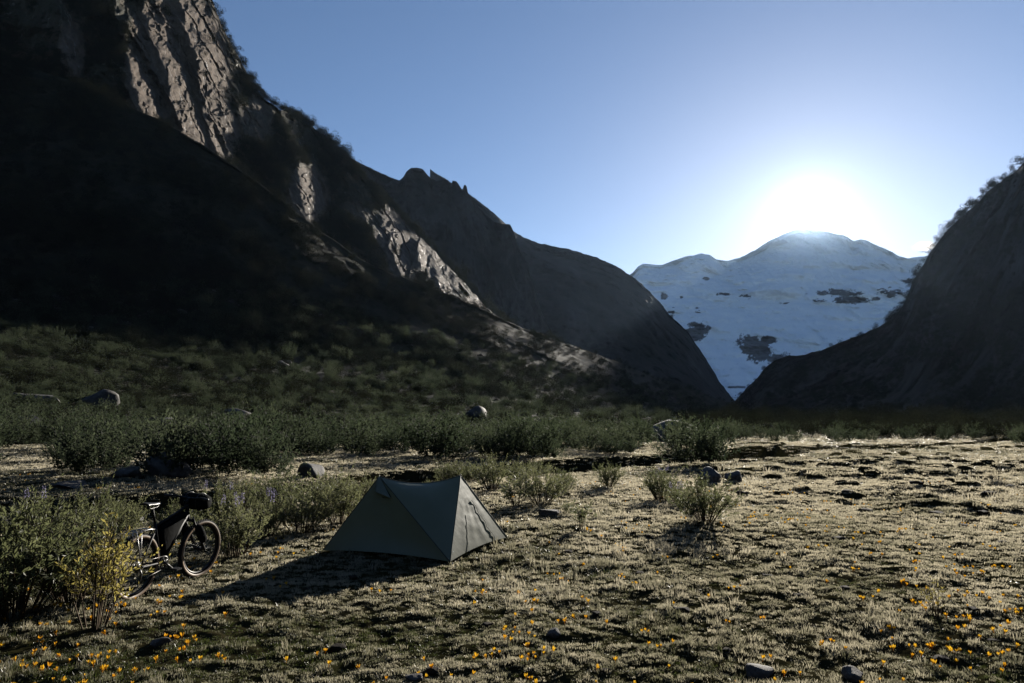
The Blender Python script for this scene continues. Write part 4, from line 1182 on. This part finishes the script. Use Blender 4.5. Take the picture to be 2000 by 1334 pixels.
    rl.build('saddle_rail', M['steel'], s_o)
    # handlebar, stem, grips, levers
    stm = ht + Vector((.0, 0, .06)); bc = stm + Vector((.055, 0, .01)); cs, sn = math.cos(steer), math.sin(steer)
    def hbp(x, y, z): return bc + Vector((x * cs - y * sn, x * sn + y * cs, z))
    mb = MB(); mb.tube([ht, stm], .018, 10); mb.tube([stm, bc], .016, 10); mb.build('stem', M['framep'], bk)
    bar = MB().tube([hbp(-.07, .33, .012), hbp(-.03, .2, .018), hbp(0, .06, 0), hbp(0, -.06, 0), hbp(-.03, -.2, .018), hbp(-.07, -.33, .012)], .0135, 10).build('handlebar', M['framep'], bk)
    for s in (-1, 1):
        MB().tube([hbp(-.045, s * .24, .016), hbp(-.072, s * .34, .012)], .0175, 10).build('grip', M['black'], bar)
        MB().tube([hbp(-.03, s * .20, .01), hbp(.035, s * .20, -.005), hbp(.03, s * .30, -.015)], .005, 6).build('brake_lever', M['steel'], bar)
    # bags: rounded boxes
    def bag(name, prof, hw, par):
        """prof: outline in x,z; swollen towards the middle"""
        v, f = [], []; m_ = len(prof); c = sum((Vector((a, 0, b)) for a, b in prof), Vector()) / m_
        rings = [(-1, .82), (-.8, .95), (-.35, 1.02), (.35, 1.02), (.8, .95), (1, .82)]
        for yy, k in rings:
            for a, b in prof:
                q = c + (Vector((a, 0, b)) - c) * k; v.append((q.x, yy * hw, q.z))
        for i in range(5):
            for k in range(m_): f.append((i * m_ + k, i * m_ + (k + 1) % m_, (i + 1) * m_ + (k + 1) % m_, (i + 1) * m_ + k))
        f += [tuple(range(m_ - 1, -1, -1)), tuple(5 * m_ + k for k in range(m_))]
        return mesh(name, v, f, M['bagm'], True, par)
    fb = bag('frame_bag', [(.42, .43), (.315, .70), (.33, .775), (.54, .83), (.74, .89), (.80, .84), (.64, .66), (.50, .48)], .05, bk)
    MB().tube([(.38, -.038, .69), (.55, -.039, .755), (.72, -.038, .83)], .004, 5).build('zipper', M['steel'], fb)
    hbag = MB(); cyl = []
    for y in np.linspace(-.19, .19, 9): cyl.append(hbp(.11, y, -.05))
    hbag.tube(cyl, [.08, .098, .104, .107, .108, .107, .104, .098, .08], 16); hb_o = hbag.build('handlebar_bag', M['bagm'], bk)
    for s in (-.09, .09):
        mb = MB(); mb.tube([hbp(.11 + .112 * math.cos(a), s, -.05 + .112 * math.sin(a)) for a in np.linspace(0, 2 * math.pi, 17)[:-1]], .006, 5, closed=True); mb.build('strap', M['black'], hb_o)
    for s in (-1, 1):
        fkb = MB(); pA = crown.lerp(fax, .18) + Vector((.0, s * .105, 0)); pB = crown.lerp(fax, .70) + Vector((.0, s * .105, 0))
        fkb.tube([pA.lerp(pB, t) for t in np.linspace(0, 1, 6)], [.035, .052, .056, .056, .052, .035], 12); fkb.build('fork_bag', M['bagm'], bk)
    # rear rack
    rk = MB()
    for s in (-1, 1):
        rk.tube([(.235, s * .03, .745), (.12, s * .05, .765), (-.20, s * .055, .765)], .006, 7)
        rk.tube([(-.04, s * .055, .765), (-.015, s * .075, R + .03)], .006, 7)
        rk.tube([(-.12, s * .055, .765), (-.012, s * .078, R + .03)], .006, 7)
    for x in (-.2, -.1, .0, .1): rk.tube([(x, -.055, .765), (x, .055, .765)], .005, 6)
    rk.build('rear_rack', M['alu'], bk)
    # crankset, pedals, chain, derailleur
    cr_ = MB(); cr_.revolve([(.075, -.052), (.075, -.048), (.058, -.048), (.058, -.052)], 32, c=bb)
    for i in range(4):
        a = i * math.pi / 2 + .4; cr_.tube([bb + Vector((0, -.05, 0)), bb + Vector((.06 * math.cos(a), -.05, .06 * math.sin(a)))], .007, 6)
    ca = math.radians(-35)
    for s in (-1, 1):
        e = bb + Vector((.17 * math.cos(ca) * -s, s * .075, .17 * math.sin(ca) * -s)); cr_.tube([bb + Vector((0, s * .06, 0)), e], .011, 8)
    crk = cr_.build('crankset', M['black'], bk)
    for s in (-1, 1):
        e = bb + Vector((.17 * math.cos(ca) * -s, s * .125, .17 * math.sin(ca) * -s)); MB().box(e, (.048, .045, .009)).build('pedal', M['black'], crk, False)
    ch = MB(); ch.tube([bb + Vector((0, -.05, .076)), rax + Vector((0, -.05, .055))], .0045, 5); ch.tube([bb + Vector((0, -.05, -.076)), rax + Vector((.02, -.05, -.16))], .0045, 5); ch.build('chain', M['chainm'], bk)
    cs_ = MB()
    for r_, y_ in ((.07, -.030), (.055, -.036), (.04, -.042), (.03, -.047)): cs_.revolve([(r_, y_), (r_, y_ - .002), (.016, y_ - .002), (.016, y_)], 24, c=rax)
    cs_.build('cassette', M['steel'], bk)
    dr = MB(); dr.tube([rax + Vector((0, -.055, -.02)), rax + Vector((.03, -.06, -.08)), rax + Vector((.02, -.055, -.16))], .012, 7); dr.revolve([(.02, -.05), (.02, -.056), (.004, -.056), (.004, -.05)], 16, c=rax + Vector((.02, 0, -.15))); dr.build('derailleur', M['steel'], bk)
    cb_ = MB()
    for s in (-1, 1): cb_.tube([hbp(.03, s * .2, 0), hbp(.17, s * .16, .0), hbp(.16, s * .08, -.18), crown + Vector((.03, s * .05, -.12)), fax + Vector((-.03, s * .06, .10))], .003, 5)
    cb_.build('brake_cable', M['black'], bk)
    tag(bk, 'black loaded touring bicycle with tan tyres standing by the shrubs', 'bicycle')
bicycle()

# ------------------------------------------------------------------ small cloud beyond the right ridge (outside the haze)
def cloud():
    import bmesh
    bm = bmesh.new(); bmesh.ops.create_icosphere(bm, subdivisions=4, radius=1.0)
    me = bpy.data.meshes.new('cloud'); bm.to_mesh(me); bm.free()
    o = link('cloud', me); q = pix(1806, 481, 14000); o.location = [float(a) for a in q]; o.scale = (230, 150, 95)
    m, n, out = mat('cloud_vapour'); pv = N(n, 'ShaderNodeVolumePrincipled')
    t = noise(n, 1.7, 7, .7)
    tc = N(n, 'ShaderNodeTexCoord'); ln = N(n, 'ShaderNodeVectorMath', operation='LENGTH'); n.links.new(tc.outputs['Object'], ln.inputs[0])
    s1 = N(n, 'ShaderNodeMath', operation='SUBTRACT'); n.links.new(t, s1.inputs[0])
    s2 = N(n, 'ShaderNodeMath', operation='MULTIPLY'); s2.inputs[1].default_value = .52; n.links.new(ln.outputs['Value'], s2.inputs[0]); n.links.new(s2.outputs[0], s1.inputs[1])
    s3 = N(n, 'ShaderNodeMath', operation='MULTIPLY'); s3.inputs[1].default_value = .016; s3.use_clamp = False; n.links.new(s1.outputs[0], s3.inputs[0])
    s4 = N(n, 'ShaderNodeMath', operation='MAXIMUM'); s4.inputs[1].default_value = 0; n.links.new(s3.outputs[0], s4.inputs[0])
    n.links.new(s4.outputs[0], pv.inputs['Density']); pv.inputs['Color'].default_value = (1, 1, 1, 1); pv.inputs['Anisotropy'].default_value = .75
    n.links.new(pv.outputs[0], out.inputs['Volume']); me.materials.append(m)
    tag(o, 'tiny white cloud above the right mountainside edge', 'cloud')
cloud()
# ------------------------------------------------------------------ haze
def haze():
    mb = MB(); mb.box((0, 900, 810), (7200, 6800, 815))
    m, n, o = mat('haze_air')
    pv = N(n, 'ShaderNodeVolumePrincipled')
    pv.inputs['Color'].default_value = (.84, .90, 1.0, 1); pv.inputs['Density'].default_value = HAZE_DENSITY
    pv.inputs['Anisotropy'].default_value = HAZE_G  # forward peak added to imitate the sun's bright core and lens glare
    pr = N(n, 'ShaderNodeVolumePrincipled')          # clear-air scattering next to the part shaped for sun glow
    pr.inputs['Color'].default_value = (.50, .70, 1.0, 1); pr.inputs['Density'].default_value = AIR_DENSITY; pr.inputs['Anisotropy'].default_value = .4
    ad = N(n, 'ShaderNodeAddShader'); n.links.new(pv.outputs[0], ad.inputs[0]); n.links.new(pr.outputs[0], ad.inputs[1])
    n.links.new(ad.outputs[0], o.inputs['Volume'])
    h = mb.build('haze', m, smooth=False)
    tag(h, 'thin morning haze filling the valley air, shaped to glow round the sun', None, kind='stuff')
haze()
